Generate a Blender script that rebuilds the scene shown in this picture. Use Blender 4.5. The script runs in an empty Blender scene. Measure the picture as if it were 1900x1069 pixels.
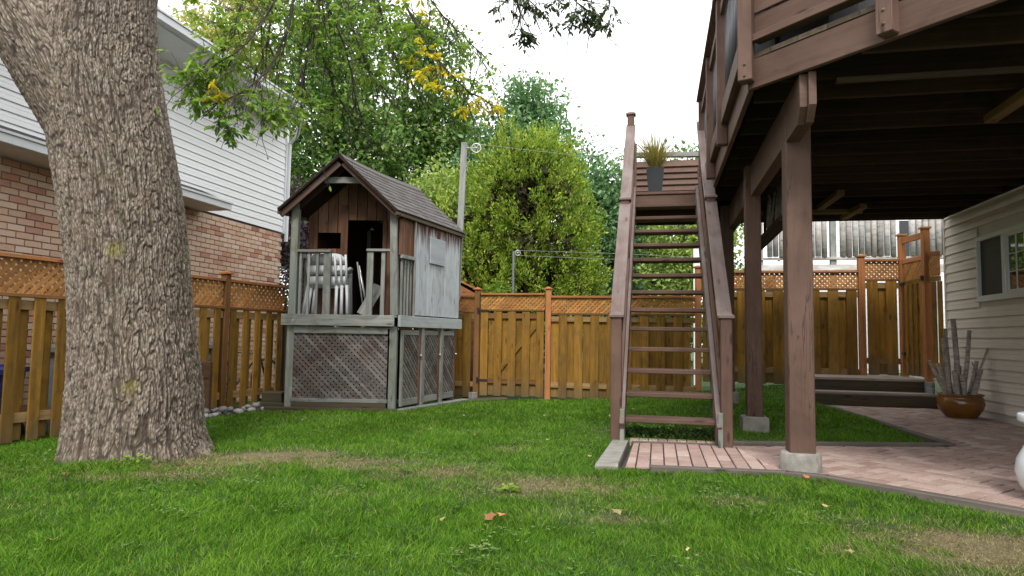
import bpy, math, random
import numpy as np
from mathutils import Vector, Matrix
random.seed(7); rng = np.random.default_rng(7)
SC = bpy.context.scene
COL = SC.collection

# ------------------------------------------------------------------ camera, sky, sun, exposure
F = Vector; TH = math.radians(12.3)
cam = bpy.data.cameras.new('camera'); camo = bpy.data.objects.new('camera', cam); COL.objects.link(camo)
cam.sensor_width = 36; cam.lens = 1240 / 1900 * 36; cam.clip_end = 500; cam.clip_start = .05
_p = math.atan(89 / 1240); _r = .016
fw = F((0, math.cos(_p), math.sin(_p))); u0 = F((0, -math.sin(_p), math.cos(_p))); x0 = F((1, 0, 0))
rt = x0 * math.cos(_r) + u0 * math.sin(_r); up = u0 * math.cos(_r) - x0 * math.sin(_r)
camo.matrix_world = Matrix(((rt.x, up.x, -fw.x, 0), (rt.y, up.y, -fw.y, 0), (rt.z, up.z, -fw.z, .92), (0, 0, 0, 1)))
SC.camera = camo

SUN_EL, SUN_AZ = math.radians(48), math.radians(-174)      # azimuth from +Y towards +X: soft light from behind the camera, a little left
w = bpy.data.worlds.new('World'); SC.world = w; w.use_nodes = True
nt = w.node_tree; nt.nodes.clear()
out = nt.nodes.new('ShaderNodeOutputWorld'); bg = nt.nodes.new('ShaderNodeBackground')
sky = nt.nodes.new('ShaderNodeTexSky'); sky.sky_type = 'NISHITA'; sky.sun_disc = False
sky.sun_elevation = SUN_EL; sky.sun_rotation = SUN_AZ
tc = nt.nodes.new('ShaderNodeTexCoord'); mp = nt.nodes.new('ShaderNodeMapping'); mp.inputs['Scale'].default_value = (1, 1, 2.2)
nz = nt.nodes.new('ShaderNodeTexNoise'); nz.inputs['Scale'].default_value = 1.6; nz.inputs['Detail'].default_value = 5
rp = nt.nodes.new('ShaderNodeValToRGB'); rp.color_ramp.elements[0].position = .35; rp.color_ramp.elements[1].position = .7
rp.color_ramp.elements[0].color = (9.3, 9.7, 10.1, 1); rp.color_ramp.elements[1].color = (12.2, 12.1, 11.9, 1)
mx = nt.nodes.new('ShaderNodeMix'); mx.data_type = 'RGBA'; mx.inputs[0].default_value = .9
nt.links.new(tc.outputs['Generated'], mp.inputs[0]); nt.links.new(mp.outputs[0], nz.inputs['Vector']); nt.links.new(nz.outputs[0], rp.inputs[0])
nt.links.new(sky.outputs[0], mx.inputs[6]); nt.links.new(rp.outputs[0], mx.inputs[7])
nt.links.new(mx.outputs[2], bg.inputs[0]); bg.inputs[1].default_value = .086; nt.links.new(bg.outputs[0], out.inputs[0])
sl = bpy.data.lights.new('sun', 'SUN'); sl.energy = 1.35; sl.angle = math.radians(16); sl.color = (1, .97, .92)
so = bpy.data.objects.new('sun', sl); COL.objects.link(so)
sd = F((math.sin(SUN_AZ) * math.cos(SUN_EL), math.cos(SUN_AZ) * math.cos(SUN_EL), math.sin(SUN_EL)))
so.rotation_euler = sd.to_track_quat('Z', 'Y').to_euler()
SC.view_settings.view_transform = 'Standard'; SC.view_settings.look = 'None'
SC.view_settings.exposure = 1.25; SC.view_settings.gamma = 1
SC.cycles.max_bounces = 7; SC.cycles.diffuse_bounces = 3; SC.cycles.transparent_max_bounces = 6
SC.cycles.use_denoising = True

# ------------------------------------------------------------------ helpers
def wp(x, y, z=0.0):
    """house frame (x across, y along the house walls) -> world"""
    return F((x * math.cos(TH) + y * math.sin(TH), -x * math.sin(TH) + y * math.cos(TH), z))

def tag(o, label=None, cat=None, group=None, kind=None):
    if label: o['label'] = label
    if cat: o['category'] = cat
    if group: o['group'] = group
    if kind: o['kind'] = kind
    return o

def empty(name, loc=(0, 0, 0), label=None, cat=None, group=None, rz=0.0, parent=None):
    o = bpy.data.objects.new(name, None); COL.objects.link(o)
    o.empty_display_size = .2; o.location = loc; o.rotation_euler = (0, 0, rz)
    if parent: o.parent = parent
    return tag(o, label, cat, group)

def link(name, me, mat=None, parent=None, M=None):
    o = bpy.data.objects.new(name, me); COL.objects.link(o)
    if mat and not me.materials: me.materials.append(mat)
    if parent: o.parent = parent
    if M is not None: o.matrix_local = M
    return o

def mesh(name, V, Fc, smooth=False):
    me = bpy.data.meshes.new(name); me.from_pydata([tuple(v) for v in V], [], Fc); me.update()
    if smooth:
        me.polygons.foreach_set('use_smooth', [True] * len(me.polygons))
    return me

def np_mesh(name, V, Fq, smooth=False, attrs=None):
    """V (n,3) array, Fq (m,k) array of equal-size faces"""
    me = bpy.data.meshes.new(name); n, m, k = len(V), len(Fq), Fq.shape[1]
    me.vertices.add(n); me.vertices.foreach_set('co', np.ascontiguousarray(V, np.float32).ravel())
    me.loops.add(m * k); me.loops.foreach_set('vertex_index', np.ascontiguousarray(Fq, np.int32).ravel())
    me.polygons.add(m); me.polygons.foreach_set('loop_start', np.arange(0, m * k, k, dtype=np.int32))
    me.polygons.foreach_set('loop_total', np.full(m, k, np.int32))
    if smooth: me.polygons.foreach_set('use_smooth', np.ones(m, bool))
    for a, val in (attrs or {}).items():
        at = me.attributes.new(a, 'FLOAT', 'POINT'); at.data.foreach_set('value', np.ascontiguousarray(val, np.float32))
    me.update(calc_edges=True); me.validate(); return me

class MB:
    """collects shapes into one mesh"""
    def __init__(s): s.V = []; s.Fc = []
    def add(s, V, Fc):
        b = len(s.V); s.V += [tuple(v) for v in V]; s.Fc += [tuple(i + b for i in f) for f in Fc]; return s
    def box(s, c, d, M=None):
        x, y, z = d[0] / 2, d[1] / 2, d[2] / 2; V = []
        for k in (-z, z):
            for (i, j) in ((-x, -y), (x, -y), (x, y), (-x, y)):
                v = F((i, j, k)); v = (M @ v if M else v) + F(c); V.append(v)
        return s.add(V, [(3, 2, 1, 0), (4, 5, 6, 7), (0, 1, 5, 4), (1, 2, 6, 5), (2, 3, 7, 6), (3, 0, 4, 7)])
    def bar(s, p0, p1, wd, t, wdir=(0, 0, 1)):
        M, L = frame(F(p0), F(p1), F(wdir)); V, Fc = cbox(L, wd, t, 0)
        return s.add([M @ F(v) for v in V], Fc)
    def tube(s, pts, rad, n=8, cap=True):
        pts = [F(p) for p in pts]; rad = rad if hasattr(rad, '__len__') else [rad] * len(pts)
        V = []; ref = None
        for i, p in enumerate(pts):
            t = (pts[min(i + 1, len(pts) - 1)] - pts[max(i - 1, 0)]).normalized()
            if ref is None: ref = t.orthogonal().normalized()
            a = (ref - t * ref.dot(t)).normalized(); ref = a; b = t.cross(a)
            for k in range(n):
                q = 2 * math.pi * k / n; V.append(p + (a * math.cos(q) + b * math.sin(q)) * rad[i])
        Fc = []
        for i in range(len(pts) - 1):
            for k in range(n):
                Fc.append((i * n + k, i * n + (k + 1) % n, (i + 1) * n + (k + 1) % n, (i + 1) * n + k))
        if cap: Fc.append(tuple(range(n - 1, -1, -1))); Fc.append(tuple((len(pts) - 1) * n + k for k in range(n)))
        return s.add(V, Fc)
    def prism(s, poly, z0, z1, c=0.0, T=None):
        n = len(poly); cx = sum(p[0] for p in poly) / n; cy = sum(p[1] for p in poly) / n
        def ins(p):
            d = math.hypot(p[0] - cx, p[1] - cy) or 1; k = max(0, 1 - 1.4 * c / d); return (cx + (p[0] - cx) * k, cy + (p[1] - cy) * k)
        V = [F((p[0], p[1], z0)) for p in poly] + [F((p[0], p[1], z1 - c)) for p in poly]; rings = 2
        if c > 0: V += [F((*ins(p), z1)) for p in poly]; rings = 3
        if T: V = [T(v) for v in V]
        Fc = [tuple(range(n - 1, -1, -1))]
        for r in range(rings - 1):
            for k in range(n): Fc.append((r * n + k, r * n + (k + 1) % n, (r + 1) * n + (k + 1) % n, (r + 1) * n + k))
        Fc.append(tuple((rings - 1) * n + k for k in range(n)))
        return s.add(V, Fc)
    def lathe(s, prof, n=28, c=(0, 0, 0)):
        V = []
        for (r, z) in prof:
            for k in range(n): V.append((c[0] + r * math.cos(2 * math.pi * k / n), c[1] + r * math.sin(2 * math.pi * k / n), c[2] + z))
        Fc = [(i * n + k, i * n + (k + 1) % n, (i + 1) * n + (k + 1) % n, (i + 1) * n + k) for i in range(len(prof) - 1) for k in range(n)]
        return s.add(V, Fc)
    def build(s, name, mat, parent=None, smooth=False, M=None):
        return link(name, mesh(name, s.V, s.Fc, smooth), mat, parent, M)

def frame(p0, p1, wdir):
    x = (p1 - p0); L = x.length; x.normalize(); y = (wdir - x * wdir.dot(x))
    if y.length < 1e-5: y = x.orthogonal()
    y.normalize(); z = x.cross(y); c = (p0 + p1) / 2
    return Matrix(((x.x, y.x, z.x, c.x), (x.y, y.y, z.y, c.y), (x.z, y.z, z.z, c.z), (0, 0, 0, 1))), L

def cbox(L, wd, t, b):
    """chamfered box centred on the origin: 24 corners, 44 triangles"""
    x, y, z = L / 2, wd / 2, t / 2
    if b <= 0:
        V = [(sx * x, sy * y, sz * z) for sz in (-1, 1) for sx, sy in ((-1, -1), (1, -1), (1, 1), (-1, 1))]
        return V, [(3, 2, 1, 0), (4, 5, 6, 7), (0, 1, 5, 4), (1, 2, 6, 5), (2, 3, 7, 6), (3, 0, 4, 7)]
    V = []; I = {}
    for sx in (-1, 1):
        for sy in (-1, 1):
            for sz in (-1, 1):
                for a in range(3):
                    d = [x - b, y - b, z - b]; d[a] = (x, y, z)[a]
                    I[sx, sy, sz, a] = len(V); V.append((sx * d[0], sy * d[1], sz * d[2]))
    Fc = []
    for a in range(3):
        o = [k for k in range(3) if k != a]
        for s in (-1, 1):
            f = []
            for (p, q) in ((-1, -1), (1, -1), (1, 1), (-1, 1)):
                g = [0, 0, 0]; g[a] = s; g[o[0]] = p; g[o[1]] = q; f.append(I[(*g, a)])
            Fc.append(f)
    for a in range(3):
        o = [k for k in range(3) if k != a]
        for p in (-1, 1):
            for q in (-1, 1):
                f = []
                for (s, ax) in ((-1, o[0]), (1, o[0]), (1, o[1]), (-1, o[1])):
                    g = [0, 0, 0]; g[a] = s; g[o[0]] = p; g[o[1]] = q; f.append(I[(*g, ax)])
                Fc.append(f)
    for sx in (-1, 1):
        for sy in (-1, 1):
            for sz in (-1, 1): Fc.append([I[sx, sy, sz, a] for a in range(3)])
    res = []
    for f in Fc:                                   # outward normals
        P = [F(V[i]) for i in f]; c = sum(P, F()) / len(P); n = (P[1] - P[0]).cross(P[2] - P[1])
        res.append(tuple(f) if n.dot(c) > 0 else tuple(reversed(f)))
    return V, res

_cache = {}
def board(name, p0, p1, wd, t, mat, parent=None, wdir=(0, 0, 1), b=.003, frm=None):
    """a timber from p0 to p1: local X is the grain, wd along wdir"""
    M, L = frame(F(p0), F(p1), F(wdir))
    key = (round(L, 3), round(wd, 4), round(t, 4), b, mat.name)
    me = _cache.get(key)
    if me is None:
        V, Fc = cbox(L, wd, t, b); me = mesh(name, V, Fc); me.materials.append(mat); _cache[key] = me
    if frm is not None: M = frm @ M
    return link(name, me, None, parent, M)

# house-frame versions: objects whose parent stands at the origin rotated by -TH
HM = Matrix.Rotation(-TH, 4, 'Z')

# ------------------------------------------------------------------ materials
def new(name):
    m = bpy.data.materials.new(name); m.use_nodes = True; n = m.node_tree; n.nodes.clear()
    o = n.nodes.new('ShaderNodeOutputMaterial'); b = n.nodes.new('ShaderNodeBsdfPrincipled'); n.links.new(b.outputs[0], o.inputs[0])
    return m, n, b, o
def N(n, t, **k):
    x = n.nodes.new('ShaderNode' + t)
    for a, v in k.items():
        if a in x.bl_rna.properties: setattr(x, a, v)
        else: x.inputs[a.replace('_', ' ')].default_value = v
    return x
def ramp(n, fac, stops):
    r = n.nodes.new('ShaderNodeValToRGB'); e = r.color_ramp.elements
    while len(e) < len(stops): e.new(.5)
    for k, (p, c) in enumerate(stops): e[k].position = p; e[k].color = (*c, 1) if len(c) == 3 else c
    n.links.new(fac, r.inputs[0]); return r.outputs[0]
def mixc(n, fac, a, b, mode='MIX'):
    m = n.nodes.new('ShaderNodeMix'); m.data_type = 'RGBA'; m.blend_type = mode
    for s, v in ((0, fac), (6, a), (7, b)):
        if isinstance(v, (int, float)): m.inputs[s].default_value = v
        elif isinstance(v, tuple): m.inputs[s].default_value = (*v, 1)
        else: n.links.new(v, m.inputs[s])
    return m.outputs[2]
def mathn(n, op, a, b=None, c=None):
    m = n.nodes.new('ShaderNodeMath'); m.operation = op
    for s, v in ((0, a), (1, b), (2, c)):
        if v is None: continue
        if isinstance(v, (int, float)): m.inputs[s].default_value = v
        else: n.links.new(v, m.inputs[s])
    return m.outputs[0]
def objcoord(n, rand=7.3):
    tc = N(n, 'TexCoord'); oi = N(n, 'ObjectInfo')
    cb = N(n, 'CombineXYZ'); a = mathn(n, 'MULTIPLY', oi.outputs['Random'], rand * 3.1); b_ = mathn(n, 'MULTIPLY', oi.outputs['Random'], rand * 11.7)
    n.links.new(a, cb.inputs[0]); n.links.new(b_, cb.inputs[1]); n.links.new(a, cb.inputs[2])
    va = N(n, 'VectorMath', operation='ADD'); n.links.new(tc.outputs['Object'], va.inputs[0]); n.links.new(cb.outputs[0], va.inputs[1])
    return va.outputs[0], oi.outputs['Random'], tc
def noise(n, vec, scale, detail=5, dist=0.0, sc3=None, rough=.55):
    x = N(n, 'TexNoise'); x.inputs['Scale'].default_value = scale; x.inputs['Detail'].default_value = detail; x.inputs['Distortion'].default_value = dist
    x.inputs['Roughness'].default_value = rough
    if sc3:
        mp = N(n, 'Mapping'); mp.inputs['Scale'].default_value = sc3; n.links.new(vec, mp.inputs[0]); vec = mp.outputs[0]
    n.links.new(vec, x.inputs['Vector']); return x.outputs[0]
def bump(n, b, h, st=.3, d=.01):
    x = N(n, 'Bump'); x.inputs['Strength'].default_value = st; x.inputs['Distance'].default_value = d; n.links.new(h, x.inputs['Height']); n.links.new(x.outputs[0], b.inputs['Normal'])

def wood(name, c1, c2, c3=None, rough=.75, fine=22, st=.35, var=.22, knots=True, grime=None, grime_amt=.5, stain=None, island=False, spec=.18, cracks=False):
    m, n, b, o = new(name); vec, rnd, tc = objcoord(n)
    if island:
        g = N(n, 'NewGeometry'); rnd = g.outputs['Random Per Island']
    g1 = noise(n, vec, 1, 6, .6, (1.3, fine, fine)); g2 = noise(n, vec, 2.2, 3)
    col = ramp(n, g1, [(.28, c1), (.72, c2)])
    if c3: col = mixc(n, ramp(n, g2, [(.45, (0, 0, 0)), (.68, (1, 1, 1))]), col, c3)
    if grime:
        col = mixc(n, mathn(n, 'MULTIPLY', ramp(n, noise(n, vec, 5, 6, 1.5, (.5, 1, 1)), [(.5, (0, 0, 0)), (.75, (1, 1, 1))]), grime_amt), col, grime)
    if knots:
        v = N(n, 'TexVoronoi'); v.inputs['Scale'].default_value = 1; mp = N(n, 'Mapping'); mp.inputs['Scale'].default_value = (2.4, 9, 9)
        n.links.new(vec, mp.inputs[0]); n.links.new(mp.outputs[0], v.inputs['Vector'])
        col = mixc(n, ramp(n, v.outputs['Distance'], [(.07, (.75, .75, .75)), (.16, (0, 0, 0))]), col, tuple(x * .35 for x in c1))
    if cracks:
        q = noise(n, vec, 1, 4, .25, (.55, 9, 9)); q = mathn(n, 'ABSOLUTE', mathn(n, 'SUBTRACT', q, .5))
        gate = ramp(n, noise(n, vec, 1.1, 2), [(.54, (0, 0, 0)), (.62, (1, 1, 1))])
        ck = mathn(n, 'MULTIPLY', ramp(n, q, [(.003, (1, 1, 1)), (.008, (0, 0, 0))]), gate)
        col = mixc(n, mathn(n, 'MULTIPLY', ck, .6), col, tuple(x * .22 for x in c1))
        chip = ramp(n, noise(n, vec, 1, 4, 0, (7, 16, 16)), [(.74, (0, 0, 0)), (.76, (1, 1, 1))]); col = mixc(n, mathn(n, 'MULTIPLY', chip, .5), col, tuple(min(1, x * 1.9) for x in c2))
    if stain:                                       # stain = (axis value from, to, colour): weathering near one end of the board
        sp = N(n, 'SeparateXYZ'); n.links.new(tc.outputs['Object'], sp.inputs[0])
        h = mathn(n, 'ADD', sp.outputs[0], mathn(n, 'MULTIPLY', mathn(n, 'SUBTRACT', noise(n, vec, 1, 4, 0, (1.5, 14, 14)), .5), stain[3]))
        mr = N(n, 'MapRange'); mr.inputs[1].default_value = stain[0]; mr.inputs[2].default_value = stain[1]; n.links.new(h, mr.inputs[0])
        col = mixc(n, mr.outputs[0], col, stain[2])
    hs = N(n, 'HueSaturation'); n.links.new(col, hs.inputs['Color'])
    mr = N(n, 'MapRange'); mr.inputs[3].default_value = 1 - var; mr.inputs[4].default_value = 1 + var; n.links.new(rnd, mr.inputs[0]); n.links.new(mr.outputs[0], hs.inputs['Value'])
    n.links.new(hs.outputs[0], b.inputs['Base Color']); b.inputs['Roughness'].default_value = rough; b.inputs['Specular IOR Level'].default_value = spec
    bump(n, b, g1, st, .006); return m

def plain(name, c, rough=.5, metal=0, var=0, nscale=6, namt=.15, st=0, spec=.5, island=False):
    m, n, b, o = new(name); vec, rnd, tc = objcoord(n)
    if island: rnd = N(n, 'NewGeometry').outputs['Random Per Island']
    f = noise(n, vec, nscale, 6)
    col = ramp(n, f, [(.3, tuple(x * (1 - namt) for x in c)), (.7, tuple(min(1, x * (1 + namt)) for x in c))])
    if var:
        hs = N(n, 'HueSaturation'); n.links.new(col, hs.inputs['Color']); mr = N(n, 'MapRange'); mr.inputs[3].default_value = 1 - var; mr.inputs[4].default_value = 1 + var
        n.links.new(rnd, mr.inputs[0]); n.links.new(mr.outputs[0], hs.inputs['Value']); col = hs.outputs[0]
    n.links.new(col, b.inputs['Base Color']); b.inputs['Roughness'].default_value = rough; b.inputs['Metallic'].default_value = metal; b.inputs['Specular IOR Level'].default_value = spec
    if st: bump(n, b, noise(n, vec, nscale * 8, 6), st, .01)
    return m

def leafmat(name, cols, trans=.35, rough=.45, ns=1.6):
    m, n, b, o = new(name); g = N(n, 'NewGeometry'); tc = N(n, 'TexCoord')
    k = len(cols); r = mathn(n, 'ADD', mathn(n, 'MULTIPLY', g.outputs['Random Per Island'], .4), mathn(n, 'MULTIPLY', noise(n, tc.outputs['Object'], ns, 4), .8))
    col = ramp(n, r, [(.22 + .56 * i / (k - 1), c) for i, c in enumerate(cols)])
    n.links.new(col, b.inputs['Base Color']); b.inputs['Roughness'].default_value = rough; b.inputs['Specular IOR Level'].default_value = .2
    t = N(n, 'BsdfTranslucent'); n.links.new(mixc(n, .5, col, (1, 1, .3), 'MULTIPLY'), t.inputs[0])
    ms = N(n, 'MixShader'); ms.inputs[0].default_value = trans; n.links.new(b.outputs[0], ms.inputs[1]); n.links.new(t.outputs[0], ms.inputs[2]); n.links.new(ms.outputs[0], o.inputs[0])
    return m

M_ = {}
M_['cedar'] = wood('cedar fence wood', (.15, .072, .011), (.35, .185, .03), (.21, .115, .025), grime=(.08, .045, .015), grime_amt=.65, var=.27, cracks=True, stain=(-.40, -.85, (.13, .10, .06), .45))
M_['cedar_dark'] = wood('cedar fence post wood', (.13, .06, .02), (.25, .12, .038), (.2, .1, .04), grime=(.08, .06, .035), grime_amt=.6)
M_['rail_wood'] = wood('greyed fence rail wood', (.20, .12, .05), (.36, .23, .1), None, grime=(.12, .1, .06), grime_amt=.5)
M_['cedar_red'] = wood('reddish cedar cap wood', (.26, .10, .035), (.42, .18, .07), None, grime=(.14, .08, .04), grime_amt=.4)
M_['lattice'] = wood('cedar lattice wood', (.30, .13, .035), (.48, .24, .08), None, island=True, knots=False, var=.25)
M_['brown'] = wood('brown painted wood', (.10, .058, .042), (.13, .077, .058), (.15, .091, .07), fine=30, st=.45, knots=True, grime=(.06, .035, .028), grime_amt=.5, var=.1, rough=.62, cracks=True)
M_['brown_worn'] = wood('worn brown painted wood', (.15, .105, .09), (.21, .16, .145), (.24, .2, .185), fine=30, st=.25, knots=True, grime=(.1, .06, .045), grime_amt=.55, var=.1, rough=.62, cracks=True)
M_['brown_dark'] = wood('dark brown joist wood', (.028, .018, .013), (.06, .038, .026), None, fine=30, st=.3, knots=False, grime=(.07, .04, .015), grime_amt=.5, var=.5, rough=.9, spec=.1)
M_['grey'] = wood('weathered grey wood', (.15, .152, .14), (.32, .32, .295), (.22, .235, .215), fine=26, grime=(.07, .07, .05), grime_amt=.7, var=.18, st=.6, cracks=True)
M_['grey_green'] = wood('mossy grey wood', (.14, .148, .132), (.29, .30, .27), (.2, .225, .195), fine=26, grime=(.11, .1, .03), grime_amt=.6, var=.12, st=.5)
M_['blue_grey'] = wood('pale blue grey worn boards', (.28, .31, .32), (.54, .57, .585), (.42, .455, .47), fine=30, grime=(.16, .15, .13), grime_amt=.5, var=.13, st=.4, stain=(.36, .62, (.07, .022, .01), .9))
M_['bargewood'] = wood('dark worn bargeboard', (.05, .03, .022), (.10, .06, .045), None, knots=False, grime=(.12, .11, .1), grime_amt=.5)
M_['shutter'] = wood('grey plywood shutter', (.26, .28, .29), (.38, .40, .41), None, fine=6, knots=False, var=.05)
M_['blue_grey_plain'] = wood('pale grey rim board', (.30, .33, .33), (.46, .49, .49), (.38, .41, .41), fine=30, grime=(.2, .19, .17), grime_amt=.5, var=.1)
M_['redbrown'] = wood('stained red brown boards', (.065, .03, .016), (.17, .082, .045), (.12, .068, .042), fine=24, grime=(.05, .03, .02), grime_amt=.6, var=.35)
M_['play_lattice'] = wood('weathered lattice wood', (.065, .056, .05), (.21, .192, .178), (.105, .07, .06), fine=8, grime=(.2, .2, .19), grime_amt=.6, island=True, knots=False, var=.35)
M_['old_dark'] = wood('old dark timber', (.045, .035, .02), (.10, .08, .05), None, grime=(.05, .06, .025), grime_amt=.5, var=.15)
M_['sleeper'] = wood('grey brown edging timber', (.085, .07, .06), (.17, .145, .125), None, grime=(.07, .055, .045), grime_amt=.5, var=.12)
M_['log'] = wood('silvery log wood', (.26, .25, .235), (.56, .55, .53), (.36, .32, .28), fine=14, grime=(.14, .09, .06), grime_amt=.55, var=.2)
M_['brown_floor'] = wood('brown stained deck board', (.06, .042, .03), (.11, .085, .06), None, fine=30, knots=False, grime=(.07, .07, .03), grime_amt=.5)
M_['pale_tread'] = wood('pale worn step board', (.28, .22, .19), (.46, .38, .34), None, grime=(.2, .15, .12), grime_amt=.5, var=.12)
M_['golden'] = wood('bare golden timber', (.12, .075, .03), (.22, .145, .06), None, var=.15)
M_['white_siding'] = plain('white vinyl siding', (.82, .82, .82), .45, var=.02, nscale=1.5, namt=.03)
M_['beige_siding'] = plain('beige vinyl siding', (.68, .605, .53), .5, var=.03, nscale=2.5, namt=.06)
M_['white_trim'] = plain('white painted trim', (.75, .76, .77), .4, nscale=3, namt=.04)
M_['alum'] = plain('pale aluminium gutter', (.62, .63, .64), .4, nscale=4, namt=.06)
M_['soffit'] = plain('cream soffit', (.62, .56, .5), .6, namt=.05)
M_['mortar'] = plain('pale mortar', (.36, .30, .25), .9, nscale=30, namt=.15, st=.3)
M_['concrete'] = plain('rough grey concrete', (.25, .235, .205), .9, nscale=14, namt=.25, st=.6)
M_['stone'] = plain('grey field stones', (.26, .245, .23), .85, var=.45, nscale=9, namt=.25, st=.4)
M_['black'] = plain('black plastic', (.018, .02, .024), .45)
M_['metal'] = plain('black balusters metal', (.05, .05, .055), .4, .3)
M_['steel'] = plain('galvanised steel', (.45, .46, .47), .4, .8)
M_['wire'] = plain('pale clothesline wire', (.3, .3, .29), .5)
M_['white_plastic'] = plain('white plastic', (.52, .53, .54), .4, namt=.05)
M_['blue'] = plain('blue plastic', (.02, .035, .22), .4)
M_['bin_grey'] = plain('grey plastic', (.16, .17, .18), .5)
M_['maroon'] = plain('maroon canvas', (.16, .045, .045), .85)
M_['charcoal'] = plain('charcoal panel', (.03, .032, .036), .6)
M_['white_urn'] = plain('glossy white ceramic', (.72, .75, .78), .25, namt=.04, nscale=3)
M_['play_shade'] = wood('shade-toned inner boards', (.018, .011, .008), (.04, .022, .014), None, knots=False, var=.3, rough=.95, spec=.1)  # near-black brown that puts the cabin's inner shade into the colour
M_['dark_in'] = plain('dark interior', (.02, .02, .02), .9)
M_['shadow_glass'] = plain('window glass', (.012, .014, .014), .04, namt=.02, spec=.8)
M_['glaze'] = plain('ochre glazed ceramic', (.17, .07, .012), .18, nscale=5, namt=.35)
M_['orange_leaf'] = plain('fallen leaf', (.30, .13, .045), .7, var=.4)
M_['tyre'] = plain('black rubber', (.02, .02, .02), .8)

def shingle_mat():
    m, n, b, o = new('worn asphalt shingle'); vec, rnd, tc = objcoord(n)
    f = noise(n, vec, 160, 3); col = ramp(n, f, [(.3, (.045, .04, .038)), (.7, (.125, .112, .105))])
    hs = N(n, 'HueSaturation'); n.links.new(col, hs.inputs['Color']); mr = N(n, 'MapRange'); mr.inputs[3].default_value = .75; mr.inputs[4].default_value = 1.3; n.links.new(rnd, mr.inputs[0]); n.links.new(mr.outputs[0], hs.inputs['Value'])
    n.links.new(hs.outputs[0], b.inputs['Base Color']); b.inputs['Roughness'].default_value = .95; bump(n, b, f, .6, .004); return m
M_['shingle'] = shingle_mat()

def brick_mat(name, cols, island, rough=.85):
    m, n, b, o = new(name); vec, rnd, tc = objcoord(n)
    if island:
        rnd = N(n, 'NewGeometry').outputs['Random Per Island']; vec = tc.outputs['Object']
    col = ramp(n, rnd, cols); f = noise(n, vec, 14, 8, .5); f2 = noise(n, vec, 90, 4)
    col = mixc(n, ramp(n, f, [(.4, (0, 0, 0)), (.8, (.3, .3, .3))]), col, (.55, .48, .42))
    col = mixc(n, ramp(n, f2, [(.55, (0, 0, 0)), (.8, (.5, .5, .5))]), col, (.12, .08, .07))
    n.links.new(col, b.inputs['Base Color']); b.inputs['Roughness'].default_value = rough; bump(n, b, f2, .5, .004); return m
_hb = [(0, (.56, .34, .22)), (.3, (.66, .47, .34)), (.55, (.60, .38, .26)), (.72, (.70, .53, .40)), (.82, (.46, .20, .12)), (.93, (.55, .29, .19)), (1, (.32, .12, .07))]
M_['brick'] = brick_mat('variegated house brick', _hb, False); M_['brick_i'] = brick_mat('variegated house brick joined', _hb, True)
_pv = [(0, (.25, .155, .13)), (.25, (.35, .235, .20)), (.5, (.30, .19, .16)), (.75, (.38, .265, .225)), (1, (.43, .32, .275))]
M_['paver'] = brick_mat('pink concrete paver', _pv, False); M_['paver_i'] = brick_mat('pink concrete paver joined', _pv, True)

def screen_mat():
    m, n, b, o = new('window pane glass'); b.inputs['Base Color'].default_value = (.02, .025, .02, 1); b.inputs['Roughness'].default_value = .03
    b.inputs['Specular IOR Level'].default_value = .9; return m
M_['glass'] = screen_mat()

# ------------------------------------------------------------------ ground
CP = [(0, 2.6, 0), (-2, 2.6, 0), (2.2, 2.8, 0), (-2.9, 4.9, -.04), (-4.55, 6, -.15), (-3.35, 9.8, -.14), (-3.0, 9.0, -.12), (-1.56, 8.9, -.11), (-.8, 10.8, -.16), (0, 0, 0), (-3, 0, -.02), (3, 0, 0), (-.9, 7, -.05)]
for (a, b_, c) in [(-3.1, 11.5, -.24), (-1.84, 11.5, -.18), (-.6, 11.5, -.1), (.66, 11.5, .04), (1.87, 11.5, .2), (2.4, 11.5, .23), (-.34, 6, 0), (.55, 6, 0), (.925, 6.86, .04), (.88, 8.93, .12), (2.47, 6.67, -.01), (2.25, 9.8, .01),
                   (0, 4.9, -.01), (1, 4.8, -.01), (2, 4.1, -.01), (4, 2.4, -.01), (4, 8, 0), (-8, 12, -.35), (7, 14, .3), (0, 16, -.1), (-6.8, 4, -.25)]:
    q = wp(a, b_); CP.append((q.x, q.y, c))
CPa = np.array(CP); _D = np.linalg.norm(CPa[:, None, :2] - CPa[None, :, :2], axis=2)
_A = np.zeros((len(CPa) + 1,) * 2); _A[:-1, :-1] = _D; _A[-1, :-1] = 1; _A[:-1, -1] = 1
_W = np.linalg.solve(_A, np.append(CPa[:, 2], 0))
def gh(x, y):
    x = np.asarray(x, float); y = np.asarray(y, float); r = np.full(x.shape, _W[-1])
    for i, c in enumerate(CPa): r = r + _W[i] * np.hypot(x - c[0], y - c[1])
    return np.clip(r, -.5, .45)
def G(x, y): return float(gh(x, y))
PATIO = [(-.40, 4.83), (.85, 4.93), (1.09, 4.86), (1.94, 4.19), (3.95, 2.6), (3.95, 10.35), (2.12, 10.35), (2.25, 10.0), (2.47, 6.67), (.6, 6.13), (-.32, 6.03)]
def inpoly(x, y, P):
    r = np.zeros(np.shape(x), bool); n = len(P)
    for i in range(n):
        (x1, y1), (x2, y2) = P[i], P[(i + 1) % n]
        if y1 == y2: continue
        c = ((y1 > y) != (y2 > y)) & (x < (x2 - x1) * (y - y1) / (y2 - y1) + x1); r ^= c
    return r
def toh(x, y): return x * math.cos(TH) - y * math.sin(TH), x * math.sin(TH) + y * math.cos(TH)
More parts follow.
